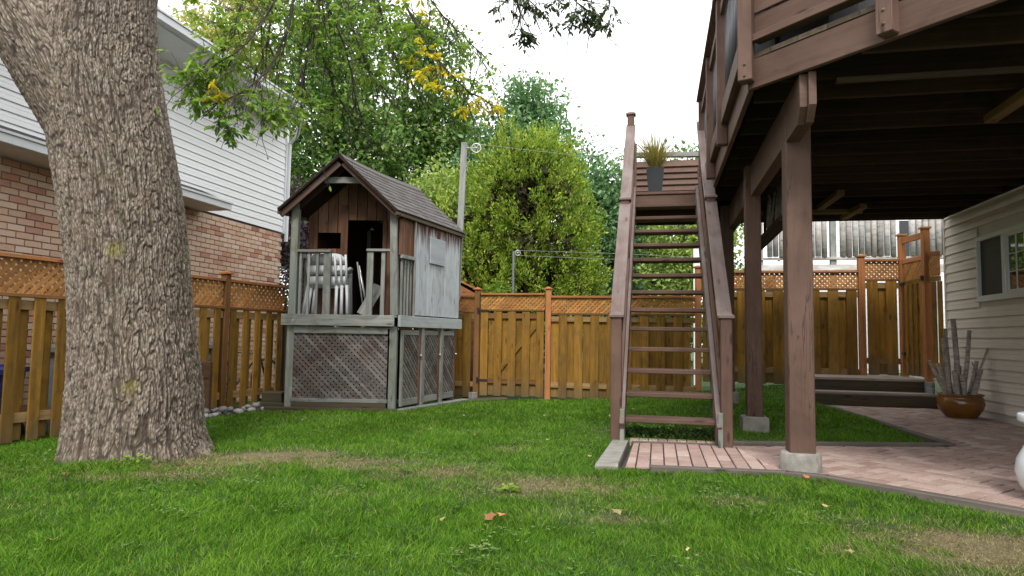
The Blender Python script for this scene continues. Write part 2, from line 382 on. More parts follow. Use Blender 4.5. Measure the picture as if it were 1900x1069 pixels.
def dryness(x, y):
    d = np.zeros(np.shape(x))
    for (cx, cy, rx, ry, a) in [(-1.75, 5.15, .6, .42, .95), (-1.1, 4.9, .55, .36, .62), (-.45, 4.6, .6, .34, .5), (.25, 4.2, .55, .32, .62), (2.15, 3.1, .55, .38, .9), (1.5, 3.0, .3, .2, .45), (-2.3, 4.45, .9, .25, .45), (-3.4, 4.6, .4, .25, .35), (.55, 3.5, .35, .12, .5), (-.9, 3.9, .5, .15, .3), (1.1, 3.9, .6, .15, .35), (-.05, 5.5, .3, .25, .35), (1.6, 6.6, .8, .25, .35), (-2.2, 5.0, .5, .5, .7)]:
        d = np.maximum(d, a * np.exp(-(((x - cx) / rx) ** 2 + ((y - cy) / ry) ** 2)))
    return d
def hash2(i, j, s=0):
    h = (i * 374761393 + j * 668265263 + s * 974634777) & 0x7fffffff; h = ((h ^ (h >> 13)) * 1274126177) & 0x7fffffff; return ((h ^ (h >> 16)) & 0xffff) / 65535.0
def vnoise(x, y, s=0):
    i = np.floor(x).astype(np.int64); j = np.floor(y).astype(np.int64); fx = x - i; fy = y - j; fx = fx * fx * (3 - 2 * fx); fy = fy * fy * (3 - 2 * fy)
    return (hash2(i, j, s) * (1 - fx) + hash2(i + 1, j, s) * fx) * (1 - fy) + (hash2(i, j + 1, s) * (1 - fx) + hash2(i + 1, j + 1, s) * fx) * fy

def build_lawn():
    xs = np.concatenate([np.linspace(-60, -12, 12), np.arange(-11.5, 11.5, .1), np.linspace(12, 60, 12)])
    ys = np.concatenate([np.linspace(-40, -2, 10), np.arange(-1.5, 16, .1), np.linspace(17, 120, 25)])
    X, Y = np.meshgrid(xs, ys); Z = gh(X, Y) + .02 * (vnoise(X * 1.3, Y * 1.3) - .5) * (np.abs(X) < 11)
    hx, hy = toh(X, Y); Z = np.where(inpoly(hx, hy, PATIO) | ((hx > 3.2) & (hx < 10) & (hy < 10.5) & (hy > 3)) | ((hx > 2.6) & (hx < 10) & (hy < 10.5) & (hy > 6.8)), np.minimum(Z, 0) - .07, Z)
    n, m = X.shape; V = np.stack([X.ravel(), Y.ravel(), Z.ravel()], 1); I = np.arange(n * m).reshape(n, m)
    Fq = np.stack([I[:-1, :-1].ravel(), I[:-1, 1:].ravel(), I[1:, 1:].ravel(), I[1:, :-1].ravel()], 1)
    me = np_mesh('lawn', V, Fq, True, {'dry': dryness(V[:, 0], V[:, 1])})
    m_, n_, b, o = new('lawn soil and thatch'); at = N(n_, 'Attribute', attribute_name='dry'); tc = N(n_, 'TexCoord')
    f = noise(n_, tc.outputs['Object'], 40, 6); f2 = noise(n_, tc.outputs['Object'], 3, 4)
    g = ramp(n_, f, [(.3, (.018, .035, .008)), (.7, (.045, .09, .014))]); d = ramp(n_, f, [(.3, (.07, .055, .022)), (.7, (.2, .16, .08))])
    k = mathn(n_, 'ADD', at.outputs['Fac'], mathn(n_, 'MULTIPLY', mathn(n_, 'SUBTRACT', f2, .5), .6)); k = ramp(n_, k, [(.25, (0, 0, 0)), (.7, (1, 1, 1))])
    n_.links.new(mixc(n_, k, g, d), b.inputs['Base Color']); b.inputs['Roughness'].default_value = 1; bump(n_, b, f, .8, .02)
    tag(link('lawn', me, m_), 'green back lawn sloping gently to the fences', kind='structure')
    # grass blades
    V, Fa, dr, tl = [], [], [], []; base = 0
    bands = [(2.1, 3.4, 17000, .034, .0038), (3.4, 4.8, 10000, .034, .005), (4.8, 6.8, 5600, .036, .008), (6.8, 9.3, 2900, .04, .012), (9.3, 12.6, 1500, .042, .015)]
    for (y0, y1, dens, H, wd) in bands:
        hw = .86 * y1 + .5; nn = int(dens * (y1 - y0) * 2 * hw)
        x = rng.uniform(-hw, hw, nn); y = rng.uniform(y0, y1, nn); keep = np.abs(x) < .86 * y + .5
        hx, hy = toh(x, y); keep &= ~inpoly(hx, hy, PATIO)
        keep &= (hx < 3.8) & (hy < 11.6) & ~((hx > 2.1) & (hy > 10.3)); keep &= np.hypot(x + 2.93, y - 5.3) > .5
        keep &= np.hypot(hx - .925, hy - 6.95) > .14; keep &= np.hypot(hx - .885, hy - 9.0) > .14
        s = -(x + 4.62) * .947 + (y - 6) * .3215
        keep &= (s < 1.2) & ~((s > -.3) & (y > 8.1) & (y < 9.9))
        keep &= ~((x > -3.15) & (x < -.8) & (y > 9.02 - .03 * (x + 1.5)) & (y < 11) & (x < -1.5 + (y - 9.05) * .38))
        d = dryness(x, y) * (.75 + .3 * vnoise(x * 4, y * 4, 8)) + .75 * (vnoise(x * 9, y * 9, 3) - .5) * (.3 + dryness(x, y)) + .42 * (vnoise(x * 2.3, y * 2.3, 5) - .5) + .22 * (vnoise(x * 17, y * 17, 6) - .5)
        keep &= rng.random(nn) > np.clip(d - .55, 0, .6)
        x, y, d = x[keep], y[keep], np.clip(d[keep], 0, 1); c = len(x)
        tall = (1 + .9 * (np.hypot(x + 2.93, y - 5.25) < .72) * vnoise(x * 9, y * 9, 41)) * (.45 + .6 * vnoise(x * 2.1, y * 2.1, 9) + .5 * vnoise(x * 11, y * 11, 19))
        h = H * tall * rng.uniform(.5, 1.35, c) * (1 - .55 * np.clip(d * 1.3, 0, 1)); z = gh(x, y) + .02 * (vnoise(x * 1.3, y * 1.3) - .5) - .004
        lx = rng.normal(0, .75, c) + (vnoise(x * 7, y * 7, 21) - .5) * 1.3; ly = rng.normal(0, .75, c) + (vnoise(x * 7, y * 7, 22) - .5) * 1.3
        a = rng.uniform(0, 2 * np.pi, c); wx, wy = np.cos(a) * wd * rng.uniform(.6, 1.3, c), np.sin(a) * wd * rng.uniform(.6, 1.3, c) * .6
        p = np.stack([x, y, z], 1); W = np.stack([wx, wy, 0 * wx], 1) * .5; L1 = np.stack([lx * .3 * h, ly * .3 * h, h * .6], 1); L2 = np.stack([lx * h, ly * h, h * np.where(d > .6, .8, 1)], 1)
        vv = np.stack([p - W, p + W, p + L1 - W * .7, p + L1 + W * .7, p + L2], 1).reshape(-1, 3)
        if y0 > 4:
            vv = np.stack([p - W, p + W, p + L2], 1).reshape(-1, 3); i = base + 3 * np.arange(c)[:, None]; Fa.append(i + [0, 1, 2]); kk = 3
        else:
            i = base + 5 * np.arange(c)[:, None]; Fa.append(np.concatenate([i + [0, 1, 3], i + [0, 3, 2], i + [2, 3, 4]], 0)); kk = 5
        V.append(vv); base += kk * c; dr.append(np.repeat(np.clip(d + rng.normal(0, .16, c), 0, 1), kk)); tl.append(np.zeros(kk * c))
    me = np_mesh('grass', np.concatenate(V), np.concatenate(Fa), False, {'dry': np.concatenate(dr), 'tip': np.concatenate(tl)})
    m_, n_, b, o = new('grass blades'); at = N(n_, 'Attribute', attribute_name='dry'); tp = N(n_, 'Attribute', attribute_name='tip'); g = N(n_, 'NewGeometry'); tc = N(n_, 'TexCoord')
    r = mathn(n_, 'ADD', mathn(n_, 'MULTIPLY', g.outputs['Random Per Island'], .6), mathn(n_, 'MULTIPLY', noise(n_, tc.outputs['Object'], 1.4, 4), .4))
    gc = ramp(n_, r, [(.2, (.032, .092, .008)), (.42, (.07, .185, .011)), (.62, (.122, .265, .017)), (.85, (.25, .36, .05))])
    dc = ramp(n_, g.outputs['Random Per Island'], [(.1, (.13, .11, .04)), (.5, (.27, .23, .10)), (.9, (.42, .37, .20))])
    k = ramp(n_, at.outputs['Fac'], [(.28, (0, 0, 0)), (.62, (1, 1, 1))]); col = mixc(n_, k, gc, dc)
    n_.links.new(col, b.inputs['Base Color']); b.inputs['Roughness'].default_value = .7; b.inputs['Specular IOR Level'].default_value = .12
    t = N(n_, 'BsdfTranslucent'); n_.links.new(col, t.inputs[0]); ms = N(n_, 'MixShader'); ms.inputs[0].default_value = .35
    n_.links.new(b.outputs[0], ms.inputs[1]); n_.links.new(t.outputs[0], ms.inputs[2]); n_.links.new(ms.outputs[0], o.inputs[0])
    tag(link('grass', me, m_), 'short green grass with straw coloured dry patches', 'grass', kind='stuff')
build_lawn()

# ------------------------------------------------------------------ patio
def clip(poly, cv):
    out = list(poly); n = len(cv)
    for i in range(n):
        ax, ay = cv[i]; bx, by = cv[(i + 1) % n]; inp = out; out = []
        if not inp: return []
        f = lambda p: (bx - ax) * (p[1] - ay) - (by - ay) * (p[0] - ax)
        for k in range(len(inp)):
            p, q = inp[k], inp[(k + 1) % len(inp)]; fp, fq = f(p), f(q)
            if fp >= 0: out.append(p)
            if (fp >= 0) != (fq >= 0):
                t = fp / (fp - fq); out.append((p[0] + (q[0] - p[0]) * t, p[1] + (q[1] - p[1]) * t))
    return out
def area(P): return abs(sum(P[i][0] * P[(i + 1) % len(P)][1] - P[(i + 1) % len(P)][0] * P[i][1] for i in range(len(P)))) / 2 if len(P) > 2 else 0
def hm(poly, z0, z1, name, mat, parent=None, c=0):
    return MB().prism(poly, z0, z1, c).build(name, mat, parent, M=HM if parent is None else None)

pat = empty('patio', (0, 0, 0), rz=-TH); tag(pat, 'pink brick patio with timber edging below the deck', kind='structure')
MB().prism([(-.25, 4.86), (.85, 4.95), (1.09, 4.88), (1.94, 4.21), (3.94, 2.62), (3.94, 10.34), (2.12, 10.34), (2.27, 10.0), (2.5, 6.66), (.62, 6.13), (-.2, 6.03)], -.06, .0).build('sand_joints', plain('sandy joints', (.045, .034, .028), .95, nscale=40, namt=.3, st=.4), pat)
PCS = [[(.85, 4.97), (1.09, 4.90), (2.50, 6.62), (.64, 6.09)], [(1.09, 4.90), (1.94, 4.23), (3.94, 2.64), (3.94, 6.67), (2.50, 6.62)], [(2.50, 6.62), (3.94, 6.67), (3.94, 10.32), (2.27, 10.32)]]
P1 = [(-.22, 4.88), (.85, 4.97), (.64, 6.09), (-.2, 6.0)]
pav = []
def emit(q, pcs):
    A = area(q); parts = [clip(q, pc) for pc in pcs]; tot = sum(area(p) for p in parts)
    if tot > .97 * A: pav.append(q)
    else:
        for p in parts:
            if area(p) > .12 * A: pav.append(p)
a45 = math.radians(45); L_, W_ = .2, .1; gp = .0048
for i in range(-70, 90):                       # herringbone: each step moves one brick width down the diagonal
    for j in range(-30, 40):
        bx, by = i * W_ + j * 2 * L_ * .5 , i * W_ - j * 2 * L_ * .5
        for k, (x_, y_, dx, dy) in enumerate(((bx, by, L_, W_), (bx, by + W_, W_, L_))):
            R = [(x_ + gp, y_ + gp), (x_ + dx - gp, y_ + gp), (x_ + dx - gp, y_ + dy - gp), (x_ + gp, y_ + dy - gp)]
            R = [(1.5 + p[0] * math.cos(a45) - p[1] * math.sin(a45), 5 + p[0] * math.sin(a45) + p[1] * math.cos(a45)) for p in R]
            if any(p[0] > .4 and p[0] < 4.2 and 2.4 < p[1] < 10.6 for p in R): emit(R, PCS)
for i in range(0, 14):
    for j in range(-1, 8):
        x_ = -.25 + i * .1; y_ = 4.85 + j * .2 + (.1 if i % 2 else 0)
        emit([(x_ + gp, y_ + gp), (x_ + .1 - gp, y_ + gp), (x_ + .1 - gp, y_ + .2 - gp), (x_ + gp, y_ + .2 - gp)], [P1])
def cdist(q):
    cx = sum(p[0] for p in q) / len(q); cy = sum(p[1] for p in q) / len(q); p = wp(cx, cy); vis = abs(p.x) < .8 * p.y; return math.hypot(p.x, p.y) + (0 if vis else 50)
pav.sort(key=cdist); rest = MB()
for k, q in enumerate(pav):
    z1 = .012 + random.uniform(-.003, .003)
    if k < 300:
        c = (sum(p[0] for p in q) / len(q), sum(p[1] for p in q) / len(q)); mb = MB().prism([(p[0] - c[0], p[1] - c[1]) for p in q], 0, .05, .004)
        mb.build('paver', M_['paver'], pat, M=Matrix.Translation((c[0], c[1], z1 - .05)) @ Matrix.Rotation(random.uniform(-.012, .012), 4, 'X'))
    else: rest.prism(q, -.03, z1, .004)
tag(rest.build('farther_pavers', M_['paver_i'], pat), kind='stuff')
for a, b_, wd in [((-.05, 4.83), (.87, 4.905), .07), ((.85, 4.90), (1.11, 4.825), .07), ((1.09, 4.83), (3.95, 2.57), .075), ((.6, 6.17), (2.55, 6.69), .07), ((2.53, 6.66), (2.29, 10.1), .09)]:
    board('edging_timber', (*a, -.018), (*b_, -.018), .11, wd, M_['sleeper'], pat, b=.006)
board('edging_timber', (-.22, 6.02, -.03), (.6, 6.11, -.03), .1, .035, M_['sleeper'], pat, b=.006)
slab = MB().prism([(-.43, 4.80), (-.27, 4.84), (-.245, 6.03), (-.38, 6.03)], -.08, .03, .015)
slab.build('concrete_edge', M_['concrete'], pat)
for i in range(10):                             # the brick row in front of the bottom step
    x_ = -.24 + i * .082
    MB().prism([(x_ + .003, 6.05 + .009 * i), (x_ + .079, 6.058 + .009 * i), (x_ + .079, 6.19 + .009 * i), (x_ + .003, 6.182 + .009 * i)], -.03, .025, .004).build('paver', M_['paver'], pat)

# ------------------------------------------------------------------ the big tree
def worley(u, v, N_):
    iu = np.floor(u).astype(np.int64); iv = np.floor(v).astype(np.int64); d1 = np.full(u.shape, 9.); d2 = np.full(u.shape, 9.); cid = np.zeros(u.shape)
    for a in (-1, 0, 1):
        for b_ in (-1, 0, 1):
            ci = iu + a; cj = iv + b_; cm = np.mod(ci, N_); px = ci + .15 + .7 * hash2(cm, cj, 1); py = cj + .1 + .8 * hash2(cm, cj, 2)
            d = np.hypot(u - px, v - py); nn = d < d1; d2 = np.where(nn, d1, np.minimum(d2, d)); cid = np.where(nn, hash2(cm, cj, 3), cid); d1 = np.where(nn, d, d1)
    return d1, d2, cid
def bark_tube(name, P, R, nu, nv, cw, ch, mat, parent, amp=1.0, seed=0, flare=None):
    P = np.array(P, float); R = np.array(R, float); seg = np.r_[0, np.cumsum(np.linalg.norm(np.diff(P, axis=0), axis=1))]
    t = np.linspace(0, seg[-1], nv)
    def sm(col):                                  # smooth interpolation
        y = np.interp(t, seg, col); k = max(3, nv // 14) | 1; yy = np.pad(y, k // 2, mode='reflect', reflect_type='odd'); return np.convolve(yy, np.ones(k) / k, 'valid')
    C = np.stack([sm(P[:, i]) for i in range(3)], 1); r = sm(R)
    T = np.gradient(C, axis=0); T /= np.linalg.norm(T, axis=1)[:, None]
    A = np.cross(T, [0, 1.0, 0]); A /= np.linalg.norm(A, axis=1)[:, None]; B = np.cross(T, A)
    th = np.linspace(0, 2 * np.pi, nu, endpoint=False); th = th + .55 * np.cos(th); TH_, S = np.meshgrid(th, t)
    Rm = r[:, None] * np.ones((1, nu)); rm = float(r.mean()); N_ = max(6, int(round(2 * math.pi * rm / cw)))
    U = TH_ / (2 * np.pi) * N_; 
    warp = .75 * (vnoise(np.cos(TH_) * 4 + 9 + seed, S * 7 + np.sin(TH_) * 4, 4) - .5) + .9 * (vnoise(np.cos(TH_) * 9 + 9, S * 3.2 + np.sin(TH_) * 9, 6) - .5)
    d1, d2, cid = worley(U + warp * 1.6, S / ch + 2.2 * vnoise(np.cos(TH_) * 14 + 20, np.sin(TH_) * 14 + S * 2, 8), N_)
    e = np.clip((d2 - d1) / .5, 0, 1); e = e * e * (3 - 2 * e)
    def pn(u, v, per, sd): 
        i = np.floor(u).astype(np.int64); j = np.floor(v).astype(np.int64); fx = u - i; fy = v - j; fx = fx * fx * (3 - 2 * fx); fy = fy * fy * (3 - 2 * fy); i0 = np.mod(i, per); i1 = np.mod(i + 1, per)
        return (hash2(i0, j, sd) * (1 - fx) + hash2(i1, j, sd) * fx) * (1 - fy) + (hash2(i0, j + 1, sd) * (1 - fx) + hash2(i1, j + 1, sd) * fx) * fy
    wU = U + warp * .9; sm_ = lambda q, a, b_: (lambda t: t * t * (3 - 2 * t))(np.clip((q - a) / (b_ - a), 0, 1))
    f1 = sm_(np.abs(2 * pn(wU * 1.0, S / .11 + warp, N_, 31) - 1), .03, .26); f2 = sm_(np.abs(2 * pn(wU * 2 + 7, S / .085 + warp * 2, N_ * 2, 32) - 1), .02, .28); f3 = sm_(np.abs(2 * pn(wU * 4, S / .05, N_ * 4, 33) - 1), 0, .35)
    e = f1 * (.35 + .65 * f2) * (.55 + .45 * e) * (.75 + .25 * f3)
    d1b, d2b, cidb = worley(U * 2 + warp * 2.5 + 31, S / ch * 3.1, N_ * 2); eb = np.clip((d2b - d1b) / .35, 0, 1)
    rid = np.abs(np.sin((U + warp * 1.5) * math.pi * .5))
    disp = amp * (.012 * e + .0025 * eb * e + .003 * (cid - .5) * e + .002 * rid + .006 * (vnoise(np.cos(TH_) * 40, np.sin(TH_) * 40 + S * 60, 11) - .5))
    big = .03 * (vnoise(np.cos(TH_) * 1.7 + 5 + seed, np.sin(TH_) * 1.7 + S * 1.2 + 5, 12) - .5) * (Rm / .45)
    if flare is not None:
        f = np.clip(1 - S / .55, 0, 1) ** 2.2; big = big + f * (.005 + .015 * np.maximum(0, np.cos(TH_ * 3 + 1.3)) + .035 * np.maximum(0, np.cos(TH_ * 5 + .3)) + .05 * (vnoise(np.cos(TH_) * 4, np.sin(TH_) * 4, 14)))
    RR = Rm + disp + big - .014 * amp
    V = C[:, None, :] + (np.cos(TH_)[..., None] * A[:, None, :] + np.sin(TH_)[..., None] * B[:, None, :]) * RR[..., None]
    I = np.arange(nv * nu).reshape(nv, nu); J = np.roll(I, -1, 1)
    Fq = np.stack([I[:-1].ravel(), I[1:].ravel(), J[1:].ravel(), J[:-1].ravel()], 1)
    me = np_mesh(name, V.reshape(-1, 3), Fq, True, {'plate': (e * (.75 + .45 * cid)).ravel(), 'cid': cid.ravel(), 'hgt': S.ravel()})
    return link(name, me, mat, parent)
def bark_mat():
    m, n, b, o = new('furrowed grey brown bark'); tc = N(n, 'TexCoord'); vec = tc.outputs['Object']
    at = N(n, 'Attribute', attribute_name='plate'); ci = N(n, 'Attribute', attribute_name='cid')
    f = noise(n, vec, 60, 8, .4, (1, 1, .35)); f2 = noise(n, vec, 7, 5); f3 = noise(n, vec, 2.2, 4)
    k = mathn(n, 'ADD', mathn(n, 'MULTIPLY', at.outputs['Fac'], .62), mathn(n, 'MULTIPLY', f, .45))
    col = ramp(n, k, [(.2, (.05, .038, .029)), (.42, (.11, .087, .068)), (.62, (.18, .145, .113)), (.85, (.31, .265, .22))])
    col = mixc(n, ramp(n, f2, [(.5, (0, 0, 0)), (.8, (.5, .5, .5))]), col, (.17, .12, .09))
    moss = ramp(n, f3, [(.62, (0, 0, 0)), (.78, (.4, .4, .4))]); col = mixc(n, moss, col, (.13, .14, .05))
    sp = N(n, 'SeparateXYZ'); n.links.new(vec, sp.inputs[0])
    def blob(x, z, r, s):
        v = N(n, 'VectorMath', operation='DISTANCE'); cb = N(n, 'CombineXYZ'); n.links.new(sp.outputs[0], cb.inputs[0]); n.links.new(sp.outputs[2], cb.inputs[2]); n.links.new(cb.outputs[0], v.inputs[0]); v.inputs[1].default_value = (x, 0, z)
        q = mathn(n, 'ADD', v.outputs['Value'], mathn(n, 'MULTIPLY', mathn(n, 'SUBTRACT', f, .5), r * 2.5)); return ramp(n, q, [(r * .5, (s, s, s)), (r * 1.3, (0, 0, 0))])
    for (x, z, r, s) in ((-2.93, 1.5, .06, .35), (-2.2, .03, .06, .7), (-3.42, .15, .05, .6), (-2.75, .5, .06, .25)):
        col = mixc(n, blob(x, z, r, s), col, (.26, .24, .03))
    n.links.new(col, b.inputs['Base Color']); b.inputs['Roughness'].default_value = .92; b.inputs['Specular IOR Level'].default_value = .2; bump(n, b, f, .7, .012); return m
M_['bark'] = bark_mat()
M_['twig'] = plain('dark twig bark', (.045, .034, .028), .9, namt=.3)
YARD = empty('shade_tree', (-2.93, 5.3, G(-2.93, 5.3)), 'huge grey-barked shade tree with furrowed trunk on the lawn at left', 'tree')
YI = Matrix.Translation(F((2.93, -5.3, -G(-2.93, 5.3))))
prof = [(-.14, -3.27, -2.06), (-.02, -3.25, -2.14), (.12, -3.225, -2.18), (.28, -3.21, -2.21), (.5, -3.20, -2.235), (.77, -3.205, -2.29), (1.165, -3.24, -2.35), (1.56, -3.30, -2.40), (1.965, -3.37, -2.48), (2.37, -3.46, -2.574), (2.74, -3.54, -2.655), (3.0, -3.56, -2.70), (3.5, -3.52, -2.75)]
TC, TR = [], []
for z, l, r_ in prof: TC.append(((l + r_) / 2 * 1.08, 5.3, .92 + (z - .92) * 1.08)); TR.append((r_ - l) / 2 * .99 - (.03 if z < .2 else 0))
TC += [(-3.3, 5.4, 4.6), (-3.1, 5.6, 5.6)]; TR += [.40, .33]
tr = bark_tube('trunk', TC, TR, 560, 900, .019, .055, M_['bark'], YARD, 1.0, 0, flare=1)
tr.matrix_local = YI
lb = bark_tube('limb', [(-3.25, 5.3, 2.35), (-3.55, 5.3, 2.95), (-3.95, 5.28, 3.5), (-4.7, 5.2, 4.15), (-5.8, 5.1, 5.0)], [.36, .42, .37, .31, .26], 300, 300, .019, .055, M_['bark'], YARD, .9, 5); lb.matrix_local = YI
lb = bark_tube('limb', [(-3.2, 5.45, 4.2), (-2.7, 5.3, 4.9), (-1.9, 5.0, 5.2), (-.8, 4.8, 5.1), (.5, 4.8, 4.9)], [.30, .22, .16, .11, .05], 60, 60, .04, .12, M_['bark'], YARD, .7, 7); lb.matrix_local = YI

# leaves
def leaf_mesh(name, C, D, Nn, L, Wd, bend=.15, n6=False):
    """C base points, D unit directions, Nn normals, L lengths, Wd widths -> folded leaf shapes"""
    S = np.cross(D, Nn); S /= np.maximum(np.linalg.norm(S, axis=1), 1e-6)[:, None]; U = np.cross(S, D)
    L = L[:, None]; Wd = Wd[:, None]
    if n6:
        V = np.stack([C, C + D * L * .3 + S * Wd * .42 + U * L * bend * .4, C + D * L * .62 + S * Wd * .42 + U * L * bend * .3, C + D * L - U * L * bend * .5, C + D * L * .62 - S * Wd * .42 + U * L * bend * .3, C + D * L * .3 - S * Wd * .42 + U * L * bend * .4, C + D * L * .5], 1)
        i = 7 * np.arange(len(C))[:, None]; Fa = np.concatenate([i + [6, a, b_] for a, b_ in ((0, 1), (1, 2), (2, 3), (3, 4), (4, 5), (5, 0))], 0)
    else:
        V = np.stack([C, C + D * L * .45 + S * Wd * .5 + U * L * bend, C + D * L, C + D * L * .45 - S * Wd * .5 + U * L * bend], 1)
        i = 4 * np.arange(len(C))[:, None]; Fa = np.concatenate([i + [0, 1, 2], i + [0, 2, 3]], 0)
    return np_mesh(name, V.reshape(-1, 3), Fa)
def unit(v): return v / np.maximum(np.linalg.norm(v, axis=1), 1e-6)[:, None]

M_['leaf_near'] = leafmat('bright green ash leaves', [(.05, .125, .02), (.12, .25, .03), (.21, .36, .05), (.32, .43, .09)], .45)
M_['leaf_yellow'] = leafmat('yellow autumn leaves', [(.5, .38, .02), (.72, .56, .02), (.80, .64, .04), (.5, .5, .06)], .45)
M_['leaf_dark'] = leafmat('dull olive leaves', [(.035, .055, .025), (.06, .09, .035), (.10, .13, .06)], .3)
BR = [(0.016, [(-1.55, 4.60, 3.76), (-1.55, 4.50, 3.23), (-1.55, 4.40, 2.95), (-1.61, 4.30, 2.68), (-1.75, 4.20, 2.43), (-1.97, 4.20, 2.37)]),
      (0.012, [(-1.51, 4.80, 3.89), (-1.54, 4.80, 3.39), (-1.48, 4.90, 3.06), (-1.38, 5.00, 2.77), (-1.26, 5.10, 2.53)]),
      (0.012, [(-1.35, 5.00, 4.01), (-1.31, 5.00, 3.49), (-1.26, 5.00, 3.24), (-1.12, 5.10, 2.94), (-0.93, 5.20, 2.69)]),
      (0.015, [(-1.09, 5.00, 4.02), (-0.89, 5.00, 3.50), (-0.74, 5.00, 3.24), (-0.52, 5.00, 2.91), (-0.28, 5.10, 2.76), (-0.13, 5.20, 2.73)]),
      (0.01, [(-1.32, 4.50, 3.70), (-1.35, 4.50, 3.23), (-1.48, 4.60, 2.97), (-1.55, 4.70, 2.47)]),
      (0.01, [(-1.23, 5.20, 4.14), (-1.12, 5.20, 3.60), (-1.04, 5.30, 3.29), (-0.83, 5.40, 2.95)]),
      (0.012, [(-1.70, 4.40, 3.63), (-1.65, 4.40, 3.18), (-1.67, 4.40, 2.95), (-1.73, 4.30, 2.57)]),
      (0.01, [(-1.84, 4.30, 3.57), (-1.81, 4.30, 3.12), (-1.88, 4.30, 2.86), (-2.09, 4.30, 2.64)]),
      (0.009, [(-1.46, 4.20, 3.29), (-1.67, 4.20, 2.86), (-1.89, 4.10, 2.56), (-2.09, 4.10, 2.52)]),
      (0.007, [(-0.24, 4.80, 3.82), (0.11, 4.80, 3.39), (0.17, 4.80, 3.33)]),
      (0.006, [(-0.24, 4.80, 3.82), (0.00, 4.80, 3.49), (0.03, 4.80, 3.29), (0.05, 4.80, 3.14)]),
      (0.007, [(-0.24, 4.80, 3.82), (0.33, 4.80, 3.50), (0.49, 4.80, 3.38), (0.61, 4.80, 3.28)]),
      (0.01, [(-0.84, 5.00, 3.93), (-0.66, 5.00, 3.50), (-0.46, 5.10, 3.30), (-0.22, 5.20, 3.12)]),
      (0.009, [(-1.65, 4.70, 3.58), (-1.32, 4.70, 3.22), (-1.22, 4.80, 2.90), (-1.19, 4.90, 2.61)])]
CL = [(-2.07, 4.10, 2.56, .08, 16, 0), (-1.98, 4.20, 2.58, .10, 26, 0), (-1.88, 4.30, 2.71, .14, 34, 0), (-2.03, 4.20, 2.44, .07, 16, 0), (-1.89, 4.20, 2.35, .08, 16, 0), (-1.83, 4.20, 2.23, .05, 12, 0),
      (-1.72, 4.30, 2.43, .11, 20, 0), (-1.58, 4.40, 2.37, .10, 22, 0), (-1.52, 4.50, 2.52, .11, 18, 0), (-1.93, 4.20, 2.46, .06, 14, 1), (-1.82, 4.40, 2.91, .18, 36, 0), (-1.64, 4.50, 3.11, .18, 36, 0),
      (-2.04, 4.40, 3.02, .14, 24, 0), (-1.48, 4.70, 3.17, .19, 34, 0), (-1.29, 4.90, 3.19, .20, 34, 0), (-1.07, 5.00, 3.32, .20, 34, 0), (-1.36, 4.90, 2.89, .18, 26, 0), (-1.13, 5.10, 3.02, .16, 24, 0),
      (-1.44, 4.90, 2.64, .14, 16, 0), (-0.82, 5.00, 3.33, .18, 30, 0), (-0.87, 5.10, 3.07, .14, 16, 0), (-0.69, 5.00, 3.05, .12, 26, 1), (-0.56, 5.00, 2.86, .10, 16, 1), (-0.45, 5.10, 2.90, .10, 12, 0),
      (-0.30, 5.10, 2.73, .11, 24, 1), (-0.17, 5.20, 2.77, .05, 8, 1), (-0.45, 5.10, 3.16, .12, 14, 0), (-0.28, 5.10, 2.99, .10, 10, 0), (-0.72, 5.00, 3.48, .06, 10, 1), (0.11, 4.80, 3.37, .09, 14, 2),
      (0.05, 4.80, 3.14, .05, 14, 2), (0.39, 4.80, 3.38, .10, 16, 2), (0.55, 4.80, 3.30, .09, 18, 2), (0.65, 4.80, 3.24, .05, 6, 2), (0.73, 4.80, 3.42, .06, 8, 2), (-0.07, 4.80, 3.43, .08, 8, 2)]
def spline(pts, n):
    P = np.array(pts, float); seg = np.r_[0, np.cumsum(np.linalg.norm(np.diff(P, axis=0), axis=1))]; t = np.linspace(0, seg[-1], n)
    Q = np.stack([np.interp(t, seg, P[:, i]) for i in range(3)], 1)
    for _ in range(3): Q[1:-1] = (Q[:-2] + 2 * Q[1:-1] + Q[2:]) / 4
    return Q
